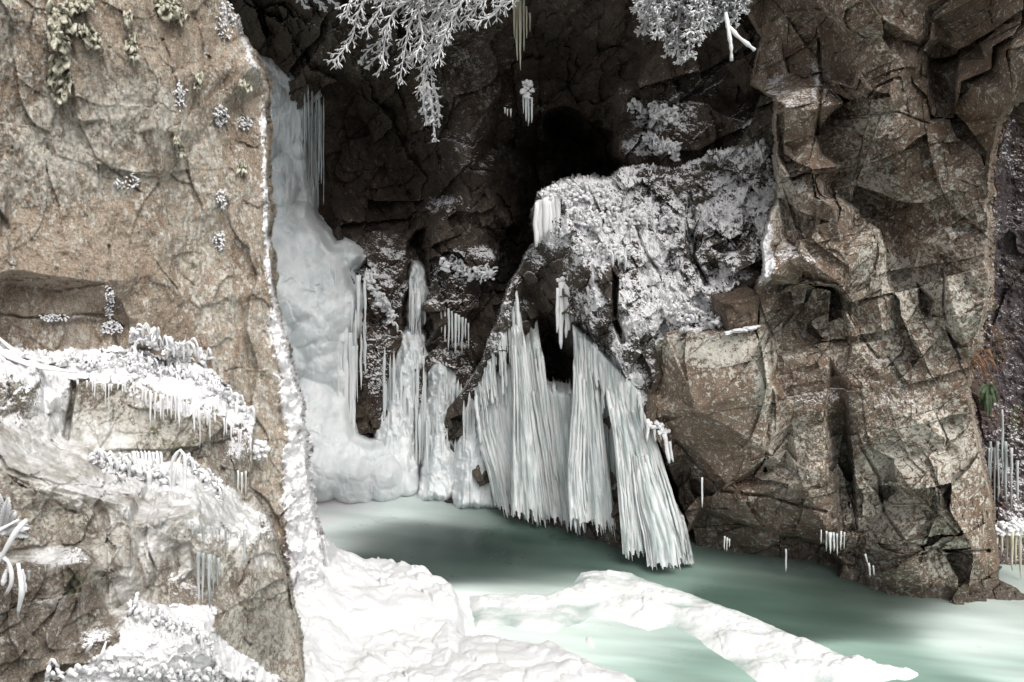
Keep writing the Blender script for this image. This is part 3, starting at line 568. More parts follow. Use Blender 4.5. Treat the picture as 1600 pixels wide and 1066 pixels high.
# ================================================================== stepped ledges below the left wall
lg = [(-500,440,5.6),(-500,1300,4.2),(-100,500,6.5),(0,535,6.9),(60,550,7.1),(200,548,7.5),(330,580,7.85),(398,650,8.05),
 (-80,580,5.9),(0,585,6.2),(60,580,6.5),(115,592,6.75),(200,600,7.0),(300,628,7.3),(390,690,7.7),(0,600,6.15),
 (110,600,6.72),(100,660,6.75),(75,590,6.75),(70,650,6.55),(80,690,6.5),(0,650,6.2),(-80,640,6.0),(235,757,6.75),(140,700,6.62),(190,740,6.7),(380,790,7.3),(384,760,7.45),
 (-80,730,5.5),(0,738,5.65),(60,755,5.75),(130,772,5.9),(200,792,6.0),(300,800,6.25),(420,828,6.95),(330,770,6.8),
 (0,800,5.6),(80,800,5.85),(130,800,5.95),(0,868,5.55),(130,842,5.9),(60,870,5.6),(0,912,5.15),(60,895,5.25),(125,880,5.45),(140,862,5.75),
 (0,1066,5.05),(100,1000,5.3),(200,900,5.75),(200,850,5.9),(205,820,6.0),(200,1066,5.3),(260,860,6.2),(300,870,6.3),(330,850,6.3),(250,900,6.15),(330,930,6.25),(360,840,6.55),(440,900,7.0),(462,980,6.95),(470,1066,6.8),(480,1300,6.6),(400,950,6.6),(380,1066,6.3),
 (215,935,5.9),(330,955,6.1),(300,1010,5.6),(215,1010,5.4),(-500,900,4.6),(0,1300,4.6),(250,1300,5.2)]
lg_poly = [(-480,470),(-100,500),(0,540),(60,553),(200,548),(330,580),(398,652),(388,760),(424,822),(440,880),(458,940),(468,1010),(474,1066),(480,1280),(-480,1280)]
def lg_disp(P, PX, PY):
    flat = blobs(PX, PY, [(100, 710, 130, 50, .8), (300, 790, 110, 30, .6), (60, 865, 60, 14, .7)])
    D = [(1, .3, .1, .8), (-.1, .2, 1, 1.6), (.8, .1, -.6, 1.3)]
    return (joints(P, 0.6, 0.04, 0.15, 81, D, 0.3) + joints(P, 0.2, 0.016, 0.2, 82, D, 0.4) + 0.06 * fbm(P, 0.25, 6, 83, 0.62)) * (1 - flat)
def lg_paint(PX, PY, P, s):
    wv = (9 * fbm(P, 0.25, 4, 87), 9 * fbm(P, 0.25, 4, 88))
    X, Yy = PX + wv[0], PY + wv[1]
    top = ss(7, -5, polyd(X, Yy, [(-200, 480), (0, 530), (60, 545), (200, 540), (340, 575), (405, 650), (395, 680), (330, 640), (250, 612), (200, 600), (112, 590), (100, 660), (75, 690), (50, 660), (60, 600), (0, 590), (-200, 560)]))
    top = np.maximum(top, ss(8, -6, polyd(X, Yy, [(150, 705), (240, 715), (330, 740), (400, 800), (425, 822), (380, 825), (290, 790), (200, 770)])) * 0.9)
    top = np.maximum(top, ss(8, -6, polyd(X, Yy, [(215, 935), (250, 950), (335, 948), (330, 985), (400, 1040), (440, 1066), (60, 1080), (120, 1050), (180, 1010)])))
    top = np.maximum(top, 0.62 * ss(16, -10, polyd(X, Yy, [(0, 590), (112, 590), (105, 690), (80, 700), (0, 655)])))
    top = np.maximum(top, blobs(X, Yy, [(360, 830, 90, 26, .72), (160, 760, 60, 22, .6), (60, 700, 80, 30, .48), (90, 870, 60, 14, .55), (230, 800, 60, 14, .55), (300, 900, 60, 40, .42), (300, 640, 90, 18, .62), (380, 690, 30, 40, .5), (200, 610, 40, 14, .5), (150, 1000, 30, 20, .5)]))
    gl = ss(14, -14, polyd(X, Yy, [(-50, 640), (60, 660), (240, 755), (420, 800), (440, 900), (330, 890), (260, 880), (240, 1000), (190, 1000), (130, 900), (150, 830), (100, 790), (0, 745), (-50, 740)])) * 0.75
    gl = np.maximum(gl, blobs(X, Yy, [(60, 868, 80, 22, .85), (320, 870, 60, 50, .75), (190, 900, 40, 90, .6), (400, 900, 40, 70, .25), (100, 930, 60, 60, .55), (60, 800, 60, 30, .45), (100, 700, 140, 70, 1.2), (300, 800, 140, 40, 1.2), (330, 860, 90, 60, .8), (210, 880, 60, 90, .75)]))
    li = 0.1 + blobs(X, Yy, [(220, 650, 120, 60, .35), (80, 620, 30, 50, .3), (420, 900, 40, 90, .1)])
    wt = blobs(X, Yy, [(90, 900, 60, 20, .35), (420, 980, 40, 80, .5), (340, 660, 60, 60, .2), (20, 950, 40, 60, .45), (120, 960, 70, 70, .3), (265, 850, 20, 40, .35), (360, 700, 30, 60, .4)])  # darker, smoother patches on the ledge faces
    return {'frost': 0.95 * top, 'lich': li, 'wet': wt, 'glaze': gl}
def lg_lumps(P, PX, PY, at, s):
    f = ss(0.55, 0.85, at['frost']); a = domes(P, 0.10, 27) * 1.0 + domes(P, 0.05, 28) + domes(P, 0.026, 29) * 0.8
    return (a * f * 0.8)[..., None] * np.array([0, -0.45, 0.7])
rock_sheet('rock_ledge', M['ledge'], lg_poly, lg, (-500, 500, 440, 1300), 1.5, lg_disp, lg_paint, lg_lumps,
    recess=[(0.06, 8, [(268, 855), (300, 845), (306, 900), (318, 925), (280, 915)]), (0.12, 4, [(112, 594), (120, 600), (108, 690), (96, 680)])],
    cracks=[(0.10, 4, [(245, 760), (225, 840), (240, 900), (230, 960)]), (0.08, 4, [(75, 690), (110, 706), (235, 760)]), (0.08, 3.5, [(0, 735), (60, 770), (120, 800)])],
    crackf=0.5, label='stepped rock ledges glazed with ice and capped with snow below the pale wall', cat='rock ledge', smooth=True, seed=11, sk=(1.0, 4, 3))
# ================================================================== stream, snow bank, floes
def lin(c):
    c = np.asarray(c, float) / 255; return np.where(c < 0.04045, c / 12.92, ((c + 0.055) / 1.055) ** 2.4)
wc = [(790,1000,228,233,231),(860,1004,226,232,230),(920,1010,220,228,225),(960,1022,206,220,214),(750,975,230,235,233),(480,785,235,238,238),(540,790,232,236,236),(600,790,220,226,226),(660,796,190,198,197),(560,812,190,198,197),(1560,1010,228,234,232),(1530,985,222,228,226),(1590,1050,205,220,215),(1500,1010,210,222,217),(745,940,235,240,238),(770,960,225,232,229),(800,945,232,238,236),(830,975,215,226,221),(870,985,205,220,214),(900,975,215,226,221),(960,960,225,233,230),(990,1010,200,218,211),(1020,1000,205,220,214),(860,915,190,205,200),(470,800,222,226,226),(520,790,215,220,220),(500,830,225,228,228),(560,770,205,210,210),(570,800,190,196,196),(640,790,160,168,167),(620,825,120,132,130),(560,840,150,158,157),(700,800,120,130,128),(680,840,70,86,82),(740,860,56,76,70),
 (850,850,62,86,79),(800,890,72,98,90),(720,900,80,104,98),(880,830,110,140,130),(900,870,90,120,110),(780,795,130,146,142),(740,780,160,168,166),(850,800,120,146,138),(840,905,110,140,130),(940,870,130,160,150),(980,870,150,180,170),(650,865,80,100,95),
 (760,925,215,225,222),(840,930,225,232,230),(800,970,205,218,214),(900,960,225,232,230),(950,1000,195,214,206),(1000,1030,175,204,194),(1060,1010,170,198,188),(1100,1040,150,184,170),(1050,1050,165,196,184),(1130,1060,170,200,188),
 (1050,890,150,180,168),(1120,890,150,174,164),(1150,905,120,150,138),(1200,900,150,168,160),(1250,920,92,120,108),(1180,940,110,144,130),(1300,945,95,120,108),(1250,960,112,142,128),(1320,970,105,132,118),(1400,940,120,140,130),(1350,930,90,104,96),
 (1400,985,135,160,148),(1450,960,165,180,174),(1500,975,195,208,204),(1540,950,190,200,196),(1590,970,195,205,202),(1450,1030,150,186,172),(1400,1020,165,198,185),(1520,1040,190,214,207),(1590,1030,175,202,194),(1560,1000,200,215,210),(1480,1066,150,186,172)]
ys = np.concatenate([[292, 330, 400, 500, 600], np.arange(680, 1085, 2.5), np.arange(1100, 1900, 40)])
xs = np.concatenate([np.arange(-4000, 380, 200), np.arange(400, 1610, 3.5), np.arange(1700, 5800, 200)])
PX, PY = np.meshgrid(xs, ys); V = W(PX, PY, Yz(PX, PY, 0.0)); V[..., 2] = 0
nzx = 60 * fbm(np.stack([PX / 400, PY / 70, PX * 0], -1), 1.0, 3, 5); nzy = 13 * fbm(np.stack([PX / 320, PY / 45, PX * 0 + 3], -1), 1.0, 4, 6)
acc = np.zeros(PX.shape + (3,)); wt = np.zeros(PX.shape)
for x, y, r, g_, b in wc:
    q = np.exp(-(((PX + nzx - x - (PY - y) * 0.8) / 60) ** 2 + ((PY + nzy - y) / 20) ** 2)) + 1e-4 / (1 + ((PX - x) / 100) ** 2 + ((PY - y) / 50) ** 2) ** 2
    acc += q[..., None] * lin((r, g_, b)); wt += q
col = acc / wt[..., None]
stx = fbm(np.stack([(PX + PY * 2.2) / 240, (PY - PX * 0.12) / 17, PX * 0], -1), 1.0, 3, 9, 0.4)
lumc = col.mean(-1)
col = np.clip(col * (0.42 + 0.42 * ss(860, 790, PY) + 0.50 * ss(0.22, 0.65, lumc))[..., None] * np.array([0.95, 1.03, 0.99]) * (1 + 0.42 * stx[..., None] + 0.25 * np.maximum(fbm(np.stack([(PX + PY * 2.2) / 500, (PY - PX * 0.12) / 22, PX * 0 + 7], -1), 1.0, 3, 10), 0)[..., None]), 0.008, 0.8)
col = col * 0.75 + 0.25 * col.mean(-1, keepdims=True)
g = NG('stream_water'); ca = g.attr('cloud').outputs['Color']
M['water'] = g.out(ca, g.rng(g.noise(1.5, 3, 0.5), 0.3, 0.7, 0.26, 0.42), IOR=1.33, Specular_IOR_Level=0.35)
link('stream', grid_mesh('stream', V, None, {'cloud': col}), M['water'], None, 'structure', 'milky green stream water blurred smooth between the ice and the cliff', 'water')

bk = [(300,760,1.3),(440,700,1.5),(470,790,1.35),(490,815,1.2),(530,838,0.6),(560,850,0.32),(600,863,0.30),(650,870,0.32),(690,886,0.30),(722,925,0.24),(733,985,0.14),(560,870,.45),(640,890,.42),(690,920,.36),
 (520,900,.62),(500,1000,.55),(470,1066,.5),(600,950,.48),(700,960,.32),(560,1000,.36),(650,1010,.28),(735,990,.16),(780,985,.22),(850,995,.27),(940,1028,.27),(1040,1066,.27),(700,1040,.3),(850,1040,.33),
 (500,1150,.4),(1150,1150,.3),(0,1300,.5),(1200,1300,.3),(700,1200,.35),(200,1000,.8),(850,700,.2),(1100,900,.2)]
PX, PY = np.meshgrid(axis(280, 1300, 1.6, 400, 1200, 12), axis(680, 1300, 1.5, 600, 1081, 12))
wx = 9 * fbm(np.stack([PX / 40, PY / 40, PX * 0], -1), 1.0, 4, 3)
Zs = CAMZ + 0 * PX
# heights are interpolated, then the rays meet that height
def tri_plain(PX, PY, pts):
    q = [(x, y, (F * CP - (y - 533) * SP) / (z + 10)) for x, y, z in pts]
    return (F * CP - (PY - 533) * SP) / tri_depth(PX, PY, q) - 10
Zs = tri_plain(PX + wx, PY + wx, bk)
P = W(PX, PY, Yz(PX, PY, Zs))
bank_poly = [(300,700),(440,690),(462,760),(486,808),(510,828),(545,843),(560,852),(580,862),(595,856),(620,862),(640,868),(655,872),(672,872),(684,884),(704,890),(718,908),(728,925),(733,950),(728,982),(755,980),(790,976),(815,985),(842,990),(862,984),(900,1006),(935,1026),(975,1034),(1005,1052),(1035,1062),(1075,1066),(1120,1090),(1290,1290),(290,1290)]
sdp = polyd(PX + 2 * wx, PY + wx, bank_poly) 
inn = ss(0, 26, -sdp)
Pw = P + 0.05 * np.stack([fbm(P, 0.2, 3, 111), fbm(P, 0.2, 3, 112), fbm(P, 0.2, 3, 113)], -1)
d = domes(Pw, 0.42, 101, 0.7) * 0.22 + domes(Pw, 0.19, 102, 0.64) * (0.12 + 0.5 * ss(-0.05, 0.3, fbm(P, 0.9, 3, 106))) + domes(Pw, 0.09, 103, 0.6) * 0.25 * ss(0.05, 0.35, fbm(P, 0.7, 3, 104)) + 0.10 * fbm(P, 0.6, 3, 105)
P[..., 2] += d * 0.85 - 0.28 * np.clip(1 - inn, 0, 1) ** 2; P[..., 1] -= d * 0.35
P[..., 1] += np.clip(sdp / 4, 0, 1) * 0.4; P[..., 2] -= np.clip(sdp / 4, 0, 1) * 0.4
link('snow_bank', grid_mesh('snow_bank', P, sdp < 5, {}), M['snow'], None, 'structure', 'bank of lumpy white snow and frozen foam at the water edge', 'snow')

g = NG('slush'); n = g.noise(3.0, 6, 0.6, g.map((0.7, 1.6, 1)), 0.5); n2 = g.noise(26, 6, 0.65)
sl = g.attr('slush').outputs['Fac']
f = g.rng(g.math('ADD', sl, g.math('MULTIPLY', g.math('SUBTRACT', n, 0.5), 0.8)), 0.25, 0.7)
M['slush'] = g.out(g.mix(f, (0.34, 0.42, 0.39), (0.72, 0.735, 0.73)), g.rng(f, 0, 1, 0.35, 0.7), g.bump(g.math('ADD', n2, g.math('MULTIPLY', n, 1.0)), 0.6, 0.012), Subsurface_Weight=0.2)
def floe(name, label, poly, hi, seed, lump=0.5, whites=()):
    p = np.array(poly, float)
    PX, PY = np.meshgrid(np.arange(p[:, 0].min() - 12, p[:, 0].max() + 12, 1.8), np.arange(p[:, 1].min() - 12, p[:, 1].max() + 12, 1.3))
    wx = 9 * fbm(np.stack([PX / 60, PY / 30, PX * 0 + seed], -1), 1.0, 4, seed)
    s = polyd(PX + wx, PY + 0.5 * wx, poly); inn = ss(0, 36, -s)
    hz = blobs(PX, PY, whites, (wx, wx))
    P = W(PX, PY, Yz(PX, PY, 0.02 + 0 * PX))
    d = domes(P, 0.30, seed + 1, 0.66) * 0.30 + domes(P, 0.13, seed + 2, 0.62) * 0.45 + domes(P, 0.06, seed + 3) * 0.35
    P[..., 2] += inn * (hi * (0.35 + 0.65 * hz) + d * lump * (0.25 + 0.75 * hz)) + 0.03 * fbm(P, 0.35, 4, seed + 4) * inn - 0.05 * (1 - inn)
    return link(name, grid_mesh(name, P, s < 3, {'slush': 0.25 + 0.3 * inn + 0.6 * hz}), M['slush'], None, None, label, 'ice floe', 'floes of slushy ice on the stream')
floe('ice_floe', 'long tongue of slushy white ice reaching across the stream below the icicle fan', [(722,918),(760,916),(800,914),(860,916),(890,896),(905,884),(950,876),(985,880),(1020,896),(1075,912),(1150,940),(1230,972),(1310,1004),(1370,1025),(1420,1032),(1450,1046),(1440,1062),(1300,1090),(1180,1072),(1130,1040),(1090,1008),(1050,990),(1010,992),(960,978),(925,976),(905,985),(870,996),(830,996),(790,988),(735,992),(722,960)], 0.10, 201,
     0.9, [(940, 890, 60, 16, .7), (860, 930, 90, 16, .8), (760, 935, 40, 16, .7), (750, 980, 40, 10, .6), (850, 985, 50, 10, .6), (990, 965, 50, 22, 1), (1040, 925, 60, 20, .6), (1150, 970, 70, 26, .7), (1120, 1010, 50, 20, .8), (1350, 1045, 70, 20, 1), (1430, 1052, 30, 14, 1), (1250, 1010, 70, 20, .6), (1200, 1055, 60, 16, .6)])
floe('ice_floe', 'small rounded knob of white ice beside the upper edge of the lumpy snow bank', [(902,985),(925,980),(935,1000),(945,1018),(925,1020),(905,1006)], 0.10, 231, 0.9, [(922, 1000, 30, 20, 1)])

# ================================================================== ice sheets (frozen fall and the flows on the back wall)
def ice_sheet(name, label, mat, poly, pts, lumps, rib=0.05, cat='frozen flow', group=None, seed=0, step=1.6, small=0.5, parent=None, ribst=0.12, sk=(0.5, 7.0, 3.0), ribf=None):
    p = np.array(poly, float)
    PX, PY = np.meshgrid(np.arange(p[:, 0].min() - 12, p[:, 0].max() + 12, step), np.arange(p[:, 1].min() - 12, p[:, 1].max() + 12, step))
    w1 = 5 * fbm(np.stack([PX / 50, PY / 50, PX * 0 + seed], -1), 1.0, 3, seed)
    Y = tri_depth(PX, PY, pts); P0 = W(PX, PY, Y)
    b = np.zeros(PX.shape)
    for x, y, r in lumps:
        q = 1 - (((PX + w1 - x) ** 2 + ((PY + w1 - y) * 0.85) ** 2) / (r * r))
        b = b + np.log1p(np.exp(np.clip((np.clip(q, 0, 1) ** 0.5 * r * 19 / 1440 - b) / 0.02, -30, 30))) * 0.02 * (q > 0)
    ribm = ribf(PX, PY) if ribf else 1.0
    rb_ = (fbm(P0, 0.16, 4, seed + 2, 0.55, ridge=True, st=(1, 1, ribst)) * rib + fbm(P0, 0.05, 2, seed + 3, ridge=True, st=(1, 1, ribst)) * rib * 0.3) * ribm
    Pq = P0 + 0.06 * np.stack([fbm(P0, 0.3, 3, seed + 7), fbm(P0, 0.3, 3, seed + 8), fbm(P0, 0.3, 3, seed + 9)], -1)
    sm = (domes(Pq, 0.42, seed + 6, 0.68) * 0.8 + domes(Pq, 0.20, seed + 4, 0.66) * 0.5 + domes(Pq, 0.10, seed + 5) * 0.25) * small
    sd_, keep, s = skirt(PX, PY, poly, *sk, seed)
    sm = sm + small * 0.35 * fbm(P0, 0.5, 3, seed + 12, 0.45)
    edge = 0.22 * (1 - ss(0, 16, -s))
    Y = Y - b - rb_ - sm * ss(0.0, 0.1, b + 0.05) + edge + sd_
    o = grid_mesh(name, W(PX, PY, Y), keep, {})
    if parent is not None: return under(link(name, o, mat), parent)
    return link(name, o, mat, None, None, label, cat, group)

def ytube(mb, px, y0, y1, Y, wpx, seed=0, lean=0.0, n=None, blunt=0.25, sides=8, wob=0.25, Yend=None, soft=False):
    """one icicle from (px, y0) to (px + lean, y1); wpx its width in the photo at the root"""
    n = n or max(6, int(abs(y1 - y0) / 9)); t = np.linspace(0, 1, n)
    Ye = Y if Yend is None else Yend
    r = wpx * Y / 1440 / 2 * (blunt + (1 - blunt) * (1 - t) ** 0.8)
    rg = np.random.RandomState(seed + 1000)
    r = r * (1 + 0.14 * np.interp(t, np.linspace(0, 1, max(4, n // 2)), rg.randn(max(4, n // 2)))).clip(0.6, 1.5)
    if soft: r = r * np.clip(0.1 + t / 0.15, 0, 1)
    r[-1] *= 0.45
    bend = np.interp(t, np.linspace(0, 1, 5), rg.randn(5) * wpx * 0.10)
    path = W(px + lean * t + bend, y0 + (y1 - y0) * t, Y + (Ye - Y) * t)
    mb.tube(path, r, sides, 1.0, wob, seed)
def icicle_cluster(name, label, Y, items, mat, group=None, crust=None, blunt=0.25, cat='icicles', part='icicle'):
    x0, y0 = items[0][0], items[0][1]
    root = thing(name, label, cat, W(x0, y0, Y), group)
    for k, it in enumerate(items):
        px, a, b, wp = it[:4]; lean = it[4] if len(it) > 4 else 0
        mb = MB(); ytube(mb, px, a, b, Y + 0.03 * math.sin(k * 2.3), wp, int(px * 7 + a) % 9999, lean, blunt=blunt)
        under(mb.build(part, mat), root)
    if crust:
        mb = MB()
        rg = np.random.RandomState(int(x0))
        for (x, y, rx, ry) in crust:
            for q in range(int(rx * ry / 3) + 6):
                a_, r_ = rg.uniform(0, 6.28), rg.uniform(0, 1) ** .5; s_ = rg.uniform(2, 4) * Y / 1440
                mb.lump(W(x + rx * r_ * math.cos(a_), y + ry * r_ * math.sin(a_), Y + rg.uniform(-.03, .05)), s_ * np.array([1, 1, .85]), q, 9, 6, 0.5, 0.03)
        under(mb.build('frost_crust', M['rime'], kind='stuff'), root)
    return root

fall_poly = [(360,40),(385,38),(398,62),(414,80),(440,98),(462,112),(482,122),(498,134),(500,150),(492,168),(486,200),(490,260),(490,335),(500,352),(512,366),(522,384),(540,378),(556,384),(568,392),(572,402),(562,414),(552,424),(556,436),(570,440),(580,456),(576,480),(566,496),(572,516),(566,540),(556,560),(560,600),(552,640),(556,680),(575,690),(600,688),(624,705),(645,735),(664,762),(672,802),(440,812),(400,700),(370,500),(360,300)]
fall_pts = [(350,30,15.7),(420,60,15.5),(480,100,15.4),(500,150,15.2),(400,200,15.1),(500,330,15.0),(400,330,14.8),(430,360,14.5),(520,370,14.6),(600,390,14.5),(420,450,14.1),(560,450,14.3),(590,500,14.4),(500,500,13.9),(440,600,13.9),(540,600,14.1),(440,700,13.5),(520,690,13.6),(600,690,13.7),(670,760,13.5),(500,770,13.2),(440,812,12.9),(672,812,13.1),(350,800,13.2)]
fl = [(432,300,32),(450,290,20),(470,345,26),(445,352,34),(430,395,40),(480,392,44),(515,392,34),(548,398,24),(575,396,14),(500,366,18),(450,440,48),(505,440,46),(540,425,26),(470,480,42),(520,490,38),(548,470,28),(562,500,20),(440,520,32),(495,525,44),(535,535,26),(465,560,30),(505,575,36),(530,590,26),(520,640,30),(545,640,18),(490,630,40),(465,620,20),(480,680,46),(520,690,40),(555,705,34),(500,730,46),(545,740,40),(590,715,30),(600,745,36),(570,752,30),(635,750,22),(620,725,18),(450,720,40),(455,650,30),
      (410,120,14),(430,150,16),(415,230,18),(440,260,18),(470,235,12)]
rg = np.random.RandomState(77)
fl += [(rg.uniform(425, 575), rg.uniform(370, 520), rg.uniform(9, 18)) for _ in range(30)] + [(rg.uniform(440, 640), rg.uniform(660, 760), rg.uniform(9, 20)) for _ in range(30)] + [(rg.uniform(440, 545), rg.uniform(520, 660), rg.uniform(9, 16)) for _ in range(20)]
fall = thing('frozen_waterfall', 'tall frozen waterfall of bulging grey white ice in the dark cleft', 'waterfall', W(520, 770, 13.3))
ice_sheet('ice_mass', None, M['fallice'], fall_poly, fall_pts, fl, 0.10, seed=301, small=0.22, parent=fall, step=1.4, ribst=0.14, ribf=lambda x, y: 1.0 - 0.72 * ss(270, 380, y))
rg = np.random.RandomState(5)
for k in range(17):
    x = 474 + k * 1.9 + rg.uniform(-1.5, 1.5); y0 = 128 + max(0, (x - 474)) * 0.8 + rg.uniform(-8, 24); mb = MB()
    y1 = (rg.uniform(240, 335) if x > 486 else rg.uniform(190, 300)); ytube(mb, x, y0, y1, 14.85 + rg.uniform(-.1, .15), rg.uniform(2, 4.5), k, 0, blunt=0.4, soft=True)
    under(mb.build('icicle', M['clear']), fall)
for x, y0, y1, wd in [(540,500,640,10),(548,520,668,9),(534,520,600,8),(553,540,690,12),(505,560,640,8),(560,430,520,8),(430,440,470,8),(436,440,478,7),(444,436,470,8),(425,430,462,6)]:
    mb = MB(); ytube(mb, x, y0, y1, 13.75, wd, int(x), 0, blunt=0.4); under(mb.build('icicle', M['fallice']), fall)

for k in range(34):
    x = rg.uniform(498, 572); y0 = rg.uniform(410, 560); mb = MB(); ytube(mb, x, y0, y0 + rg.uniform(50, 130), 13.72 + rg.uniform(-.06, .1), rg.uniform(3, 6.5), 400 + k, 0, blunt=0.35, soft=True)
    under(mb.build('icicle', M['fallice']), fall)
G1 = 'pale ice flows frozen against the back wall of the pool'
def flow(label, poly, Yt, Yb, lumps, ics, seed, mat='fallice'):
    p = np.array(poly, float); x0, x1, y0, y1 = p[:, 0].min(), p[:, 0].max(), p[:, 1].min(), p[:, 1].max()
    root = thing('ice_flow', label, 'ice flow', W((x0 + x1) / 2, y1, Yb), G1)
    ice_sheet('ice_apron', None, M[mat], poly, [(x0 - 20, y0 - 20, Yt), (x1 + 20, y0 - 20, Yt), (x0 - 20, y1 + 20, Yb), (x1 + 20, y1 + 20, Yb), ((x0 + x1) / 2, (y0 + y1) / 2, (Yt + Yb) / 2 - 0.12)], lumps, 0.16, seed=seed, parent=root, small=0.08, ribst=0.07, sk=(0.5, 7.0, 9.0))
    for k, (x, a, b, wd) in enumerate(ics):
        mb = MB(); Yk = Yt + (Yb - Yt) * ((a + b) / 2 - y0) / (y1 - y0) - 0.10; ytube(mb, x, a, b, Yk, wd, seed + k, blunt=0.5, soft=True); under(mb.build('icicle', M['ice']), root)
rg = np.random.RandomState(11)
def rowi(x0, x1, n, ya, yb, la, lb, wa, wb): return [(x0 + (x1 - x0) * (k + rg.uniform(0, .8)) / n, rg.uniform(ya, yb), rg.uniform(la, lb), rg.uniform(wa, wb)) for k in range(n)]
flow('steep grey ice flow fanning out beside the foot of the frozen waterfall', [(632,524),(650,512),(664,526),(668,560),(662,620),(655,660),(650,700),(652,740),(668,778),(556,782),(566,740),(586,700),(600,650),(610,600),(618,560)], 14.2, 13.3, [(575, 762, 22), (600, 768, 16)], rowi(600, 664, 26, 540, 660, 640, 772, 3, 7), 321)
flow('narrow ice flow with hanging fringe between two dark rocks behind the pool', [(676,560),(692,552),(706,566),(712,600),(716,640),(730,652),(738,700),(740,790),(655,786),(662,720),(670,650),(672,600)], 14.1, 13.0, [], rowi(664, 734, 28, 570, 690, 640, 780, 3, 6.5), 341)
flow('pale domed ice mound leaning on the left side of the icicle curtain', [(735,604),(750,592),(764,602),(772,640),(782,690),(792,740),(796,800),(712,800),(712,730),(722,680),(728,640)], 13.2, 12.7, [(750, 608, 15)], rowi(724, 786, 26, 610, 720, 690, 800, 3, 7), 361)
flow('dim hanging ice below the cleft edge right of the frozen waterfall', [(648,412),(660,420),(666,450),(668,500),(660,512),(645,510),(638,480),(640,440)], 14.5, 14.2, [], rowi(640, 666, 10, 430, 480, 490, 545, 3, 6), 381)
flow('thin ragged ice strip hanging on the dark rock above the narrow flow', [(690,596),(706,590),(716,612),(720,640),(712,650),(694,640)], 13.9, 13.6, [], rowi(690, 722, 10, 596, 630, 650, 700, 3, 5), 401)

# ================================================================== icicle curtains on the buttress
def curtain(name, label, Lp, Rp, n, wpx, seed, mat='ice', vend=(0.7, 1.0), vstart=(0, 0.12), sheet=True, ragged=0.12, ribs=0.05, cat='icicle curtain', clus=0.0, blunt=0.6, sheetoff=-0.06, push=0.10, crust=False):
    Lc, Rc = crv(Lp, 60), crv(Rp, 60); Lc[:, 2] -= push; Rc[:, 2] -= push
    root = thing(name, label, cat, W(*[(Lc[0][i] + Rc[0][i]) / 2 for i in range(3)]), None)
    rg = np.random.RandomState(seed)
    def at(u, v):
        x = np.interp(v, np.linspace(0, 1, 60), np.arange(60)); i = np.clip(x.astype(int), 0, 58); f = (x - i)[..., None]
        a = Lc[i] * (1 - f) + Lc[i + 1] * f; b = Rc[i] * (1 - f) + Rc[i + 1] * f
        return a * (1 - u[..., None]) + b * u[..., None]
    if sheet:
        wid = max(np.abs(Lc[:, 0] - Rc[:, 0])); hgt = Lc[-1, 1] - Lc[0, 1]
        U, Vv = np.meshgrid(np.linspace(0, 1, int(wid / 1.2)), np.linspace(0, 1, int(hgt / 2.0)))
        c = at(U, Vv)
        q = np.stack([U * wid / 11, Vv * hgt / 130, U * 0 + seed], -1)
        rib = 1.1 * np.abs(perlin(q * 0.5, seed + 3)) + np.abs(perlin(q, seed)) + 0.55 * np.abs(perlin(q * 2.1, seed + 1)) + 0.25 * np.abs(perlin(q * 4.2, seed + 4))
        c[..., 2] += 0.5 * (1 - ss(0, 0.13, Vv)) + sheetoff + ribs * 2.0 * (rib - 0.5) + 0.02 * fbm(q * np.array([1, 3, 1]), 1.0, 3, seed + 2) + 0.25 * np.abs(U - 0.5) ** 3 * 8 * 0.3
        endv = 1 - ragged * (0.5 + 1.2 * perlin(np.stack([U * n * 0.45, U * 0, U * 0 + seed], -1), seed + 5) + 0.9 * perlin(np.stack([U * wid / 7, U * 0, U * 0 + seed], -1), seed + 8))
        topv = 0.03 + 0.04 * perlin(np.stack([U * n * 0.3, U * 0, U * 0 + seed], -1), seed + 6)
        under(link('ice_sheet', grid_mesh('ice_sheet', W(c[..., 0], c[..., 1], c[..., 2]), (Vv < endv) & (Vv > topv), {'thin': 0.75 * ss(0.40, 0.12, rib)}), M[mat]), root)
    if crust:
        mb = MB()
        for k in range(int(n * 0.8)):
            q = at(np.array([rg.rand()]), np.array([rg.uniform(0, 0.05)]))[0]; s_ = rg.uniform(2, 4.6) * q[2] / 1440
            mb.lump(W(q[0] + rg.uniform(-3, 3), q[1] + rg.uniform(-6, 4), q[2] + rg.uniform(-.04, .06)), s_ * np.array([1.0, 1.0, 0.9]), k, 9, 6, 0.5, 0.03)
        under(mb.build('frost_crust', M['rime'], kind='stuff'), root)
    for k in range(n):
        u = min(max((k + 0.5 + rg.uniform(-.6, .6)) / n, 0.01), 0.99); v0 = rg.uniform(*vstart); v1 = rg.uniform(*vend)
        if rg.rand() < 0.25: v1 = v0 + (v1 - v0) * rg.uniform(0.35, 0.8)
        m = max(8, int((v1 - v0) * 34)); v = np.linspace(v0, v1, m)
        c = at(np.clip(u + 0.012 * np.cumsum(rg.randn(m)) * 0.3, 0, 1), v)
        c[:, 2] += 0.45 * (1 - ss(0, 0.16, np.linspace(0, 1, m))) - rg.uniform(-.02, .07); t = np.linspace(0, 1, m)
        r = wpx * rg.uniform(0.35, 1.25) * c[:, 2] / 1440 / 2 * (1 - (1 - blunt) * t) * (1 + 0.22 * np.interp(t, np.linspace(0, 1, m // 2), rg.randn(m // 2))).clip(.55, 1.7)
        r *= np.clip(0.15 + t / 0.12, 0, 1); r[-1] *= 0.5
        mb = MB(); mb.tube(W(c[:, 0], c[:, 1], c[:, 2]), r, 9, 0.8, 0.3, seed + k)
        under(mb.build('icicle', M[mat]), root)
    return root
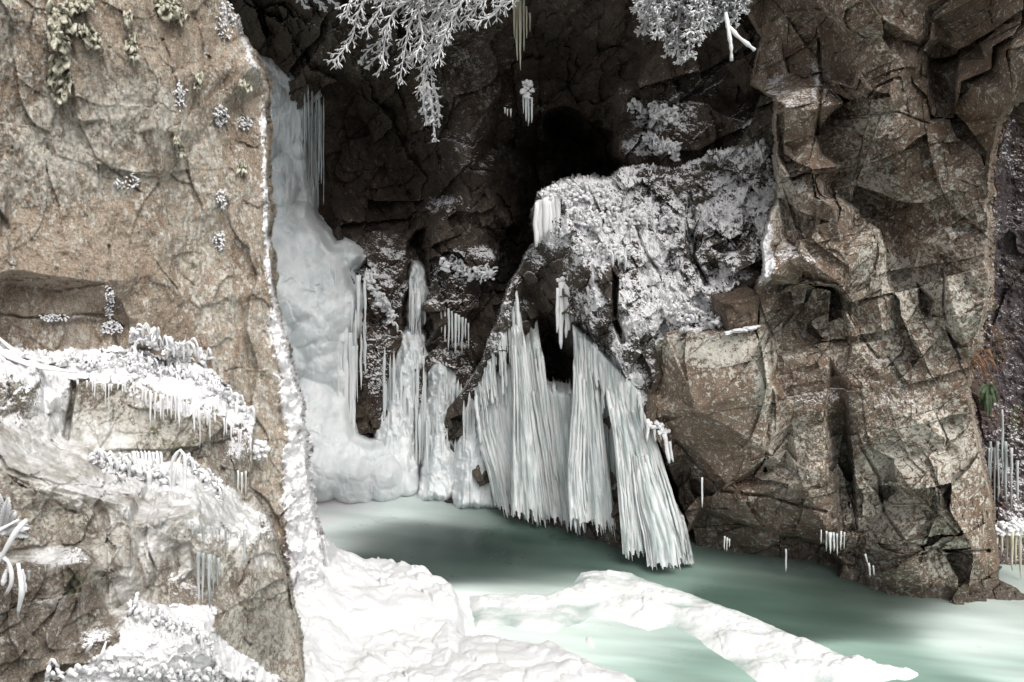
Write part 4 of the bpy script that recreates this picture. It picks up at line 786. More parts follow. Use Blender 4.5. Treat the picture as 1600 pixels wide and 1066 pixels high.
curtain('icicle_curtain', 'wide curtain of long straight icicles covering the shaded left face of the buttress', [(744,606,12.85),(746,680,12.75),(762,740,12.6),(776,806,12.5)], [(838,490,12.3),(850,580,12.2),(864,690,12.15),(882,834,11.95)], 80, 6.5, 551, vend=(0.75, 1.0), vstart=(0, 0.25), ragged=0.11, ribs=0.07, blunt=0.35)
curtain('icicle_curtain', 'lower icicle curtain filling the gap beneath the dark hollow of the buttress', [(838,585,12.3),(846,640,12.3),(858,720,12.2),(878,834,12.0)], [(902,590,12.1),(904,660,12.0),(908,740,11.95),(918,846,11.8)], 34, 6.5, 581, vend=(0.7, 1.0), ragged=0.11, ribs=0.07, blunt=0.35)
curtain('icicle_curtain', 'tall pale column of fused icicles standing left of centre in the wide curtain', [(796,480,12.25),(802,580,12.2),(800,690,12.15),(798,820,12.1)], [(812,474,12.2),(826,590,12.15),(842,700,12.1),(860,826,12.0)], 22, 7, 561, vend=(0.9, 1.0), ribs=0.08, ragged=0.08, blunt=0.35)
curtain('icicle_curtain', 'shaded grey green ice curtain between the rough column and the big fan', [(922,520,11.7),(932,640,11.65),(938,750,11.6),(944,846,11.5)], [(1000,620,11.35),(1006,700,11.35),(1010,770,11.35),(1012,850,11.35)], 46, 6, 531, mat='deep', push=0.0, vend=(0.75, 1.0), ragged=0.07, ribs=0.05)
curtain('icicle_curtain', 'rough white ice column with a ragged end hanging just above the water', [(898,500,11.75),(896,620,11.6),(888,740,11.5),(892,832,11.4)], [(928,540,11.65),(942,660,11.5),(956,770,11.4),(968,848,11.35)], 26, 8, 521, vend=(0.9, 1.0), ribs=0.10, ragged=0.12, blunt=0.35)
curtain('icicle_curtain', 'broad fan of milky icicles reaching down into the stream at the cliff corner', [(936,545,11.55),(956,660,11.25),(966,780,11.0),(974,880,10.9)], [(1003,622,11.2),(1040,735,10.95),(1064,815,10.8),(1078,886,10.75)], 60, 6.5, 501, vend=(0.80, 1.0), vstart=(0, 0.2), ribs=0.08, ragged=0.08, blunt=0.45)
curtain('icicle_curtain', 'bulging front rib of white ice running down the middle of the big fan', [(985,690,11.1),(994,780,10.9),(1006,840,10.8),(1012,892,10.68)], [(1006,690,11.05),(1034,770,10.85),(1056,840,10.7),(1066,892,10.62)], 22, 7, 511, vend=(0.93, 1.0), ribs=0.08, ragged=0.06, blunt=0.4)
curtain('icicle_curtain', 'fringe of thick white icicles below the frosted edge above the rough column', [(893,490,11.75),(898,560,11.7),(900,600,11.7),(900,640,11.7)], [(1006,610,11.15),(1006,640,11.1),(1006,665,11.1),(1006,690,11.1)], 36, 7, 541, vend=(0.45, 1.0), sheet=True, ragged=0.75, blunt=0.5)
curtain('icicle_curtain', 'thin icicles strung along the upper left edge of the buttress', [(744,600,12.8),(744,630,12.75),(748,660,12.7),(752,700,12.7)], [(808,440,12.3),(812,500,12.25),(814,560,12.2),(816,620,12.2)], 30, 6, 571, vend=(0.4, 1.0), sheet=False)
curtain('icicle_curtain', 'small glassy curtain trailing at the right side of the big fan', [(1046,766,11.0),(1050,800,10.95),(1056,840,10.9),(1062,884,10.85)], [(1066,800,10.95),(1074,830,10.9),(1080,855,10.85),(1086,884,10.8)], 12, 5, 591, mat='clear', vend=(0.85, 1.0), ragged=0.04)
icicle_cluster('icicle_cluster', 'thick blunt white icicles hanging like teeth below the frosted brow of the buttress', 11.75, [(876,440,545,9),(882,436,500,10),(888,430,516,10),(894,440,512,10),(900,436,508,10),(906,440,504,10),(911,452,500,8),(871,450,520,6),(885,440,528,8)], M['rime'], crust=[(890, 440, 20, 14)], blunt=0.75)
icicle_cluster('icicle_cluster', 'fused block of snowy white icicle stubs jutting from the top left corner of the buttress', 11.9, [(839,316,386,9,-2),(846,312,376,10,-1),(853,310,370,10),(860,308,368,10),(866,306,362,10,1),(872,304,354,9,1),(843,313,380,8)], M['rime'], crust=[(860, 304, 14, 10), (870, 296, 10, 8)], blunt=0.85)
G2 = 'small icicle clusters on the rocks'
icicle_cluster('icicle_cluster', 'row of thin pale icicles under a frosted ledge in the dark back wall', 13.8, [(690,478,520,3.5),(695,480,535,4),(701,482,548,4.5),(706,486,540,4),(712,490,553,5),(717,492,540,4),(722,496,552,4.5),(727,498,530,3.5),(732,505,545,3)], M['ice'], G2, blunt=0.5)
icicle_cluster('icicle_cluster', 'long dirty yellow icicles hanging from the roof beside the cave mouth', 12.9, [(804,-30,60,5),(808,-30,95,6),(813,-20,110,5),(818,-20,80,5),(823,10,60,4),(828,20,50,3)], M['amber'], G2, blunt=0.35)
icicle_cluster('icicle_cluster', 'little icicles under a frosted knob below the yellow icicles', 13.2, [(822,150,190,4),(826,150,197,5),(831,152,192,4),(818,150,178,3)], M['ice'], G2, crust=[(824, 140, 9, 14)], blunt=0.4)
icicle_cluster('icicle_cluster', 'short icicles on a round frosted knob left of the cave mouth', 13.3, [(793,170,182,3),(798,170,184,3),(789,168,178,3)], M['ice'], G2, blunt=0.4)
icicle_cluster('icicle_cluster', 'neat comb of white icicles under the low ledge near the stream on the right', 10.0, [(1283,828,850,2.5),(1291,830,862,3.5),(1297,832,866,5),(1303,832,862,4.5),(1308,834,868,4),(1314,830,860,3.5),(1319,832,860,3)], M['ice'], G2,  blunt=0.35)
icicle_cluster('icicle_cluster', 'single thin icicle standing down into the water below the brown cliff', 10.45, [(1228,858,894,3.5)], M['ice'], G2, blunt=0.7)
icicle_cluster('icicle_cluster', 'three tiny icicles on the dark rock just above the waterline', 10.55, [(1132,838,860,3),(1136,840,862,3.5),(1140,842,856,3)], M['ice'], G2, blunt=0.3)
icicle_cluster('icicle_cluster', 'lone icicle below the frosted crack of the smooth brown slab', 10.6, [(1097,746,794,4)], M['ice'], G2, blunt=0.35)
icicle_cluster('icicle_cluster', 'forked white icicle stubs at the upper right corner of the big fan', 10.75, [(1012,655,690,6),(1022,668,690,5,3),(1038,678,724,8,8),(1046,690,722,6,6),(1030,672,688,5,4)], M['rime'], G2, crust=[(1022, 664, 16, 5), (1036, 674, 9, 5)], blunt=0.7)
icicle_cluster('icicle_cluster', 'dripping icicle fork on the wet rock at the foot of the brown cliff', 9.9, [(1352,866,880,4,3),(1357,880,902,4,3),(1364,884,900,3,2)], M['ice'], G2, blunt=0.5)
icicle_cluster('icicle_cluster', 'stained yellowish icicles fanning at the base of the far purple cliff', 10.4, [(1566,830,868,6),(1574,835,880,6),(1581,830,892,7),(1588,828,884,7),(1595,830,905,7),(1602,830,880,7),(1558,840,892,4),(1550,850,900,3),(1545,850,930,4)], M['amber'], G2, crust=[(1580, 826, 28, 12)], blunt=0.3)
icicle_cluster('icicle_cluster', 'long icicle streaks beside the fern on the far purple cliff', 10.9, [(1548,690,760,4),(1554,700,790,4),(1560,690,780,5),(1566,640,760,5),(1572,690,790,5),(1580,700,800,5),(1590,720,790,5),(1545,700,745,3)], M['clear'], G2, blunt=0.4)
icicle_cluster('icicle_cluster', 'pair of short icicles over the water at the cliff corner by the right edge', 10.1, [(1533,915,940,4),(1538,920,944,4),(1543,918,936,3)], M['ice'], G2, blunt=0.5)

# ================================================================== spray mist at the foot of the fall
mm = bpy.data.materials.new('mist'); mm.use_nodes = True; t = mm.node_tree; t.nodes.clear()
tc_ = t.nodes.new('ShaderNodeTexCoord'); ln = t.nodes.new('ShaderNodeVectorMath'); ln.operation = 'LENGTH'; t.links.new(tc_.outputs['Object'], ln.inputs[0])
mr = t.nodes.new('ShaderNodeMapRange'); mr.interpolation_type = 'SMOOTHSTEP'; t.links.new(ln.outputs['Value'], mr.inputs[0]); mr.inputs[1].default_value = 0.1; mr.inputs[2].default_value = 1.0; mr.inputs[3].default_value = 1.0; mr.inputs[4].default_value = 0.0
pv = t.nodes.new('ShaderNodeVolumePrincipled'); pv.inputs['Color'].default_value = (0.95, 0.97, 1, 1); pv.inputs['Anisotropy'].default_value = 0.2
mu = t.nodes.new('ShaderNodeMath'); mu.operation = 'MULTIPLY'; t.links.new(mr.outputs[0], mu.inputs[0]); mu.inputs[1].default_value = 0.75; t.links.new(mu.outputs[0], pv.inputs['Density'])
mo = t.nodes.new('ShaderNodeOutputMaterial'); t.links.new(pv.outputs[0], mo.inputs['Volume'])
mb = MB(); mb.lump((0, 0, 0), 1.0, 1, 24, 16, 0.0, 1.0); mist = mb.build('mist', mm, None, kind='stuff', label='pale spray mist drifting over the pool at the foot of the frozen waterfall', cat='mist')
mist.location = tuple(W(505, 765, 12.7)); mist.scale = (1.7, 1.0, 0.75)
# ================================================================== frosted twigs hanging into the picture
def twig_strand(mb, path, Y, w0, w1, rg, side=True, L0=28, gap=9, droop=0.4, lvl=1, ang=(22, 50), dens=1.0):
    """path in px; a rimed twig with alternating side twigs"""
    pc = crv([(x, y, 0) for x, y in path], max(5, int(sum(math.dist(path[i], path[i + 1]) for i in range(len(path) - 1)) / 6)))
    n = len(pc); t = np.linspace(0, 1, n)
    ph = rg.uniform(0, 6)
    Yv = Y + 0.10 * np.sin(t * 2.2 + ph)
    r = (w0 + (w1 - w0) * t) * Y / 1440 / 2 * (1 + 0.22 * rg.randn(n)).clip(.6, 1.5)
    mb.tube(W(pc[:, 0], pc[:, 1], Yv), r, 6, 1, 0.3, rg.randint(999))
    if not side: return
    seg = np.cumsum(np.concatenate([[0], np.linalg.norm(np.diff(pc[:, :2], axis=0), axis=1)])); s = rg.uniform(4, gap); sg = 1
    while s < seg[-1] - 2:
        i = min(int(np.searchsorted(seg, s)), n - 2); d = pc[min(i + 1, n - 1)] - pc[max(i - 1, 0)]; a = math.atan2(d[1], d[0])
        sg = -sg; a2 = a + sg * R(rg.uniform(*ang)); L = L0 * rg.uniform(.45, 1.1) * (1 - 0.5 * s / seg[-1])
        x, y = pc[i][:2]; x2, y2 = x + math.cos(a2) * L * .5, y + math.sin(a2) * L * .5
        a3 = a2 + (R(90) - a2) * droop * 0.5; q = [(x, y), (x2, y2), (x2 + math.cos(a3) * L * .5, y2 + math.sin(a3) * L * .5)]
        twig_strand(mb, q, Yv[i] + rg.uniform(-.06, .06), w1 * 1.0, w1 * 0.75, rg, lvl > 0, L0 * 0.42, gap * 0.75, droop, lvl - 1, ang)
        s += gap * rg.uniform(.6, 1.5) / dens
def bough(name, label, Y, strands, seed, w0=7, w1=4, part='twig', **kw):
    root = thing(name, label, 'branch', W(strands[0][0][0], strands[0][0][1], Y)); rg = np.random.RandomState(seed)
    for st in strands:
        mb = MB(); twig_strand(mb, st, Y + rg.uniform(-.25, .25), w0, w1, rg, **kw); under(mb.build(part, M['rime']), root)
    return root
bough('frosted_branch', 'large frosted branch with drooping white twigs hanging from the top of the picture', 8.5,
    [[(720,-60),(690,-20),(640,5),(580,-5),(560,20),(550,60),(535,80),(520,98)], [(700,-60),(660,0),(640,40),(632,80),(624,130)], [(690,-40),(655,-10),(615,20),(602,60),(596,110)], [(760,-60),(720,0),(690,60),(665,100),(660,148)], [(740,-60),(700,-10),(672,30),(650,80),(640,100)],
     [(780,-60),(740,-20),(705,30),(690,70),(684,100)], [(660,-60),(610,-10),(590,20),(570,50)], [(720,-50),(690,20),(676,60),(668,110),(660,140)], [(800,-60),(770,-10),(745,10),(720,40)], [(820,-60),(790,-20),(775,20),(740,36)], [(840,-60),(810,-30),(800,0),(780,12)], [(700,-60),(660,-20),(655,20),(660,60),(648,90)], [(640,-60),(600,-20),(560,-6),(545,8),(540,30)]], 41, 4.0, 2.2, gap=6, L0=32)
bough('frosted_branch', 'slender frosted spray hanging straight down against the dark back wall', 12.6, [[(668,128),(672,150),(676,180),(680,222)], [(676,130),(684,160),(686,200)], [(664,130),(662,160),(668,195)]], 43, 5, 3, gap=6, L0=16, ang=(30, 65))
bough('frosted_branch', 'dim frosted sprig hanging above the top of the frozen waterfall', 12.2, [[(470,-40),(490,-5),(510,16)], [(440,-40),(465,-10),(478,14)], [(500,-40),(505,-10),(530,10)]], 44, 4, 3, gap=6, L0=18)
bough('frosted_branch', 'faint frosted sprig low under the large branch near the cave roof', 12.8, [[(600,60),(575,80),(560,100)], [(610,70),(590,88),(572,108)]], 45, 3, 2.4, gap=6, L0=16)
bough('conifer_branch', 'bushy rime covered conifer branch hanging above the frosted buttress', 8.6,
    [[(1010,-50),(1000,0),(992,20)], [(1040,-50),(1020,0),(1008,40),(1003,54)], [(1070,-50),(1045,0),(1040,50),(1046,88)], [(1090,-50),(1065,10),(1058,60),(1064,98)], [(1110,-50),(1088,10),(1078,60),(1076,92)], [(1130,-50),(1105,0),(1096,40),(1088,66)], [(1150,-50),(1128,-5),(1118,20),(1108,48)], [(1170,-50),(1150,-10),(1140,14),(1128,34)], [(1190,-50),(1170,-20),(1160,4),(1158,20)], [(1085,-50),(1050,-10),(1030,20),(1026,56)], [(1180,-40),(1165,-10),(1150,20),(1144,36)], [(1060,-50),(1025,-10),(1012,14),(1004,30)]], 51, 5.5, 3.0, gap=3.2, L0=24, lvl=1, ang=(30, 75))
g = NG('conifer_needles'); M['needle'] = g.out(g.mix(g.rng(g.noise(30), .4, .6), (0.05, 0.08, 0.03), (0.12, 0.14, 0.06)), 0.6)
g = NG('fern_green'); M['fern'] = g.out(g.mix(g.rng(g.noise(20), .4, .6), (0.025, 0.05, 0.018), (0.06, 0.085, 0.035)), 0.55)
g = NG('dead_grass'); M['dead'] = g.out(g.mix(g.rng(g.noise(14), .4, .6), (0.11, 0.05, 0.03), (0.24, 0.14, 0.08)), 0.75)
bt2 = thing('bare_twig', 'bare forked twig coated in white rime pointing out beside the conifer branch', 'twig', W(1138, 36, 8.5))
for q in ([(1134,20),(1138,45),(1142,70),(1143,95)], [(1138,40),(1150,54),(1164,66),(1179,78)]):
    mb = MB(); twig_strand(mb, q, 8.5, 6, 5, np.random.RandomState(3), side=False); under(mb.build('twig', M['rime']), bt2)

# ================================================================== surface helpers for the near rock
def near_Y(pts, disp, px, py):
    px = np.atleast_1d(np.asarray(px, float)); py = np.atleast_1d(np.asarray(py, float))
    Y0 = tri_depth(px, py, pts); return Y0 + disp(W(px, py, Y0), px, py)
import functools
def cached(f):
    g_ = functools.lru_cache(None)(f); return lambda x, y: g_(round(x / 3) * 3, round(y / 3) * 3)
@cached
def wallY(px, py): return float(near_Y(lw, lw_disp, px, py)[0])
@cached
def ledgeY(px, py): return float(near_Y(lg, lg_disp, px, py)[0])
@cached
def buttY(px, py): return float(near_Y(bt, bt_disp, px, py)[0])

# leafy lichens (rock tripe) on the pale wall
g = NG('leafy_lichen'); nn = g.noise(26, 6, 0.65)
M['tripe'] = g.out(g.mix(g.rng(nn, 0.35, 0.65), (0.30, 0.29, 0.23), (0.60, 0.58, 0.48)), 0.75, g.bump(nn, 0.5, 0.006))
G3 = 'leafy lichens on the pale rock wall'
def tripe(label, spots, seed):
    x, y = spots[0][:2]; root = thing('leafy_lichen', label, 'lichen', W(x, y, wallY(x, y)), G3)
    rg = np.random.RandomState(seed)
    for (x, y, rx, ry) in spots:
        Yw = wallY(x, y) - 0.03; nr, na = 9, 44
        rr = np.linspace(0, 1, nr)[:, None]; th = np.linspace(0, 2 * math.pi, na + 1)[:-1][None]
        lob = 1 + 0.16 * np.sin(th * 3 + rg.uniform(0, 6)) + 0.12 * np.sin(th * 7 + rg.uniform(0, 6)) + 0.06 * np.sin(th * 17 + rg.uniform(0, 6))
        dx = rr * rx * lob * np.cos(th); dy = rr * ry * lob * np.sin(th)
        fold = rr ** 1.5 * (0.035 * np.sin(th * 4 + rg.uniform(0, 6)) + 0.022 * np.sin(th * 7 + rg.uniform(0, 6))) - 0.035 * rr - 0.02 * np.sin(rr * 9)
        P = W(x + dx, y + dy + 8 * rr ** 2 * np.abs(np.sin(th * 3)), Yw + fold - 0.02 * (dy / ry)).reshape(-1, 3)
        i = np.arange(nr - 1)[:, None] * na + np.arange(na)[None]; j = np.arange(nr - 1)[:, None] * na + (np.arange(na)[None] + 1) % na
        Q = np.stack([i, i + na, j + na, j], -1).reshape(-1, 4)
        o = link('lobe', mesh_from('lobe', P, Q), M['tripe']); m = o.modifiers.new('s', 'SOLIDIFY'); m.thickness = 0.008; under(o, root)
tripe('large cluster of curling leafy grey green lichen near the top left corner', [(88,20,18,20),(100,38,17,14),(84,52,12,16),(110,8,14,10),(98,66,14,12)], 1)
tripe('drooping strip of leafy lichen below the large curling cluster', [(92,96,16,14),(86,118,12,16),(100,130,14,18),(92,146,10,10)], 2)
tripe('leafy lichen patch hanging to the right of the large curling cluster', [(138,52,16,11),(148,64,12,10),(128,44,9,8)], 3)
tripe('leafy lichen at the top edge between the two bigger patches', [(132,2,16,8),(122,8,8,6)], 4)
tripe('leafy lichen patch at the top edge beside a dark vertical crack', [(262,14,16,14),(252,2,14,8),(272,4,10,10),(284,24,7,10)], 5)
tripe('narrow upright strip of small leafy lichens in the upper middle of the wall', [(205,64,9,14),(210,82,9,12),(200,24,8,12)], 6)
tripe('small leafy lichen stuck to the weathered streak near the right of the wall', [(283,232,8,9),(276,218,6,7)], 7)
tripe('small pale leafy lichen curl close to the frosted right edge of the wall', [(386,134,8,5),(378,128,6,6)], 8)
tripe('little leafy lichen low beside the frosted right edge of the wall', [(378,258,8,10)], 9)
tripe('faint small leafy lichen under the streaked lichen strip', [(312,118,6,8),(308,130,5,6)], 10)

# rimed moss tufts on the wall
G4 = 'rimed moss tufts on the pale rock wall'
def tuft(label, x, y, rx, ry, n, seed, Yf=wallY, group=G4, name='rimed_moss', cat='moss', L=5.5, wpx=2.3, mat='rime', part=None):
    rg = np.random.RandomState(seed); mb = MB()
    for k in range(n):
        a = rg.uniform(0, 6.28); q = rg.uniform(0, 1) ** .5; px, py = x + rx * q * math.cos(a), y + ry * q * math.sin(a)
        Y = Yf(px, py) - 0.005; an = rg.uniform(-.6, 3.7); l = L * rg.uniform(.5, 1.2)
        p = [(px, py, Y + .02), (px + math.cos(an) * l * .5, py + math.sin(an) * l * .4, Y - .03), (px + math.cos(an) * l, py + math.sin(an) * l * .8 + l * .2, Y - .045)]
        pc = crv(p, 5); mb.tube(W(pc[:, 0], pc[:, 1], pc[:, 2]), wpx * Y / 1440 / 2 * np.array([.8, 1.1, 1.15, 1.0, .6]), 6, 1, 0.3, k)
    return mb.build(name, M[mat], None, label=label, cat=cat, group=group)
tuft('rime tipped moss ring in the upper right part of the pale wall', 345, 182, 11, 18, 60, 21)
tuft('frosted moss clump below the moss ring near the wall edge', 346, 310, 8, 14, 34, 22)
tuft('frosted moss clump low on the right side of the pale wall', 343, 376, 8, 15, 40, 23)
tuft('strip of frosted moss right of the streaked overhang', 282, 150, 8, 24, 50, 24)
tuft('frosted moss tuft close to the frosted edge high on the wall', 382, 190, 9, 12, 36, 25)
tuft('berry like frosted moss filling the vertical crack above the ledge', 171, 470, 5, 26, 60, 26, L=5)
tuft('round frosted moss cushion where the crack meets the horizontal seam', 176, 512, 15, 11, 90, 27, L=5)
tuft('two frosted moss dots sitting on the horizontal seam', 82, 496, 22, 5, 60, 28, L=5)
tuft('thin scatter of frost needles on the middle of the pale wall', 200, 283, 22, 12, 36, 29, L=6)
tuft('frosted moss fringe at the top right corner of the pale wall', 352, 30, 14, 30, 60, 30)

# ice coated grass on the ledges and the buttress
G5 = 'ice coated grass tufts on the ledges'
def grass(label, stems, Yf, wpx=6, name='icy_grass', cat='grass tuft', group=G5, parts='stem', mat='rime', n=10, seed=0, clump=None):
    clump = len(stems) > 15 if clump is None else clump
    x, y = stems[0][0][:2]; root = thing(name, label, cat, W(x, y, Yf(x, y)), group)
    if clump:
        mb = MB(); rg = np.random.RandomState(seed + 9)
        for k in range(len(stems) * 3):
            st = stems[rg.randint(len(stems))]; cx, cy = st[0][0] + rg.uniform(-5, 5), st[0][1] + rg.uniform(-4, 9); Yc = Yf(cx, cy) - 0.01; s_ = rg.uniform(1.5, 4.2) * Yc / 1440
            mb.lump(W(cx, cy, Yc), s_ * np.array([1.2, 1, .8]), k, 9, 6, 0.5, 0.03)
        under(mb.build('snow_clump', M[mat], kind='stuff'), root)
    for k, st in enumerate(stems):
        rg = np.random.RandomState(seed + k); Y = Yf(*st[0]) - 0.04; pc = crv([(a, b, Y - 0.05 * math.sin(3.14 * i / max(1, len(st) - 1))) for i, (a, b) in enumerate(st)], n)
        r = wpx * rg.uniform(.5, 1.2) * Y / 1440 / 2 * np.interp(np.linspace(0, 1, n), [0, .3, .8, 1], [.7, 1, 1.05, .6]) * (1 + .15 * rg.randn(n)).clip(.7, 1.3)
        mb = MB(); mb.tube(W(pc[:, 0], pc[:, 1], pc[:, 2]), r, 8, 1, 0.25, k + seed); under(mb.build(parts, M[mat]), root)
    return root
def arcs(x0, x1, y0, y1, n, seed, up=14, out=16, down=30, dirn=1, spread=11):
    rg = np.random.RandomState(seed); o = []
    for k in range(int(n * 1.8)):
        x = rg.uniform(x0, x1); y = y0 + (y1 - y0) * (x - x0) / (x1 - x0 + 1e-6) + rg.uniform(-spread, spread) * .8; d = dirn if rg.rand() < .7 else -dirn
        u, w_, dn = up * rg.uniform(.1, 1.1), out * rg.uniform(.1, 1.1), down * rg.uniform(.15, 1.0) ** 1.3
        if rg.rand() < 0.55:
            an = rg.uniform(-2.6, 1.2); l = (up + out) * .5 * rg.uniform(.3, 1.0); o.append([(x, y + 3), (x + math.cos(an) * l * .5 + rg.uniform(-2, 2), y + math.sin(an) * l * .5), (x + math.cos(an) * l, y + math.sin(an) * l)])
        else: o.append([(x, y), (x + d * w_ * .4, y - u), (x + d * w_ * .8, y - u * .6 + dn * .2), (x + d * w_ * rg.uniform(.7, 1.1), y - u * .6 + dn)])
    return o
grass('long arching icy stems sweeping down from the left edge of the upper ledge', [[(-30,500),(0,530),(30,552),(70,566)], [(-30,512),(0,545),(40,566),(100,578)], [(-30,530),(10,556),(60,574),(120,582)], [(-20,560),(0,580),(10,620),(12,655)], [(-20,545),(5,560),(24,590),(22,615)]], ledgeY, 7, seed=100)
grass('dense icy grass drooping over the middle lip of the upper ledge', arcs(200, 340, 560, 600, 46, 1, 14, 12, 34), ledgeY, 5, seed=200)
grass('icy grass mound rising at the back of the upper ledge', arcs(205, 330, 520, 560, 34, 2, 16, 18, 30), ledgeY, 5, seed=300)
grass('icy grass spilling down the right end of the upper ledge', arcs(320, 392, 585, 650, 30, 3, 10, 10, 40), ledgeY, 5, seed=400)
grass('fine icy stubble along the flat top of the upper ledge', arcs(60, 220, 560, 575, 30, 4, 7, 14, 8), ledgeY, 4.5, seed=500)
grass('icy grass hummock heaped on the middle ledge', arcs(150, 262, 716, 745, 40, 5, 14, 14, 30), ledgeY, 6, seed=600)
grass('thick bent icy stem forming an arch on the middle ledge', [[(266,760),(268,725),(280,704),(288,712),(289,750),(288,790)], [(270,762),(274,735),(284,708)]], ledgeY, 9, seed=700, n=18)
grass('icy grass bunch right of the bent icy arch', arcs(292, 345, 720, 765, 24, 6, 10, 14, 26), ledgeY, 5, seed=800)
grass('row of thick icicled stems hanging left of the bent icy arch', [[(x, 712 + (x % 7)), (x + 3, 706), (x + 5, 730), (x + 4, 745 + (x * 7) % 18)] for x in range(206, 250, 6)], ledgeY, 7, seed=850)
grass('crusted icy twigs piled along the bottom edge of the lowest ledge', arcs(60, 400, 1050, 1058, 50, 7, 16, 18, 10), ledgeY, 7.5, seed=900)
grass('icy twigs heaped on the snow mound of the lowest ledge', arcs(200, 330, 950, 1000, 36, 8, 12, 16, 14), ledgeY, 6, seed=1000)
grass('icy stalks standing at the top of the lowest snow mound', [[(213,952),(212,938),(216,925)], [(225,950),(226,940)], [(150,1040),(160,1020),(166,1002)], [(134,1020),(142,1008),(150,1000)]], ledgeY, 6, seed=1050)
grass('thick icy branch fingers reaching in from the left edge', [[(-30,850),(0,828),(30,812)], [(-20,900),(8,860),(25,830),(42,812)], [(-10,860),(14,880),(18,910),(8,930)], [(12,872),(14,895)], [(28,880),(34,920),(28,960)], [(10,890),(4,915)], [(34,890),(40,925)], [(-20,822),(-4,834),(10,832)]], lambda x, y: 5.0, 9, seed=1100)
G6 = 'short icicles hanging from the near ledges'
def ledge_ic(label, items, mat='rime', dY=-0.06, blunt=0.4):
    return icicle_cluster('icicle_cluster', label, ledgeY(items[0][0], items[0][1]) + dY, items, M[mat], G6, blunt=blunt)
ledge_ic('short white icicles under the snowy lip of the upper ledge', [(195,595,612,4),(209,597,615,4),(262,608,650,4),(268,610,655,5),(274,612,660,5),(280,614,668,6),(286,616,650,4),(292,620,645,4)], dY=-.12)
rgi = np.random.RandomState(8)
def fringe(x0, y0, x1, y1, n, l0, l1, w0, w1): return [(x0 + (x1 - x0) * (k + rgi.rand() * .8) / n, y0 + (y1 - y0) * k / n + rgi.uniform(-3, 2), y0 + (y1 - y0) * k / n + l0 + (l1 * 1.2 - l0) * rgi.rand() ** 2, rgi.uniform(w0, w1)) for k in range(n) if rgi.rand() < .7]
ledge_ic('dense fringe of short white icicles along the right half of the upper ledge lip', fringe(210, 604, 345, 648, 34, 14, 46, 3, 6), dY=-.13)
ledge_ic('sparse fringe of little icicles along the left half of the upper ledge lip', fringe(118, 594, 205, 602, 12, 8, 26, 3, 5), dY=-.13)
ledge_ic('icicle fringe at the snowy right corner of the upper ledge', fringe(345, 650, 396, 690, 12, 16, 44, 3, 5), dY=-.13)
ledge_ic('glassy drips along the rounded lip of the middle ledge', fringe(190, 800, 420, 838, 22, 12, 44, 3, 7), 'clear', dY=-.04)
ledge_ic('short icicles along the lip of the small left ledge', fringe(20, 900, 140, 862, 10, 8, 22, 3, 5), 'clear', dY=-.04)
ledge_ic('stubby white icicles hanging from the lowest snow mound', fringe(235, 985, 330, 985, 10, 10, 26, 4, 7), dY=-.08)
ledge_ic('thin icicles trailing down the face under the upper ledge', [(165,600,640,3),(170,600,652,3),(242,628,650,2.5),(312,640,700,3),(328,640,690,3)], 'ice', dY=-.1)
ledge_ic('glassy icicles hanging in the recess of the middle ledge', [(310,862,950,7),(317,864,948,6),(327,866,952,7),(334,868,930,5),(341,872,920,6)], 'clear', blunt=.3)
ledge_ic('two glassy icicles on the mossy face of the middle ledge', [(360,834,890,6),(384,882,920,6)], 'clear', blunt=.3)
ledge_ic('single bent icicle at the lip of the small left ledge', [(124,858,880,5),(119,856,866,4)], 'ice')
ledge_ic('icicles under the snow cushion at the right end of the ledges', [(372,735,780,3.5),(378,738,785,4),(384,736,775,3)], 'ice')
# snow cushions at the right end of the ledges, on the wall
def cushion(label, x, y, rx, ry, Y, seed, name='snow_cushion'):
    mb = MB(); rg = np.random.RandomState(seed)
    for k in range(int(rx * ry / 9)):
        a, q = rg.uniform(0, 6.28), rg.uniform(0, 1) ** .5; s = rg.uniform(3, 6.5)
        mb.lump(W(x + rx * q * math.cos(a), y + ry * q * math.sin(a), Y - 0.05 * (1 - q) + rg.uniform(-.02, .02)), (s * Y / 1440, s * Y / 1440, s * Y / 1440 * .8), k, 10, 7, 0.4, 0.04)
    return mb.build(name, M['rime'], None, label=label, cat='snow', group='snow cushions on moss at the wall')
cushion('white cushion of snow on moss left of the wall corner', 368, 726, 15, 14, wallY(368, 726) - 0.1, 1)
cushion('larger white cushion of snow and moss against the wall corner', 402, 704, 22, 16, wallY(402, 704) - 0.1, 2)

# frosted ferns and the green fern
def frond(mb, p0, p1, Y, sag, lw, rg, leaf=14, wpx=2.2):
    t = np.linspace(0, 1, 12); x = p0[0] + (p1[0] - p0[0]) * t; y = p0[1] + (p1[1] - p0[1]) * t - sag * np.sin(t * 3.14) * .6 + sag * t * t * .6
    Yv = Y - 0.12 * np.sin(t * 2)
    mb.tube(W(x, y, Yv), np.full(12, 1.2 * Y / 1440 / 2), 5)
    for k in range(2, 24):
        u = k / 24; i = u * 11; a = int(i); f = i - a; a2 = min(a + 1, 11); cx, cy, cY = [q[a] * (1 - f) + q[a2] * f for q in (x, y, Yv)]
        dx, dy = x[a2] - x[a], y[a2] - y[a]; an = math.atan2(dy, dx)
        for sg in (-1, 1):
            b = an + sg * R(62); l = leaf * math.sin(3.14 * min(1, u * .85 + .15)) ** .7 * rg.uniform(.85, 1.1)
            tt = np.linspace(0, 1, 4); path = W(cx + math.cos(b) * l * tt, cy + math.sin(b) * l * tt + 1.5 * tt * tt, cY - 0.02 * tt)
            mb.tube(path, lw * Y / 1440 / 2 * np.array([.7, 1, .85, .2]), 5, 0.35)
fr = thing('fern', 'green fern growing from the crack at the cliff corner', 'fern', W(1545, 600, 10.15)); rg = np.random.RandomState(4)
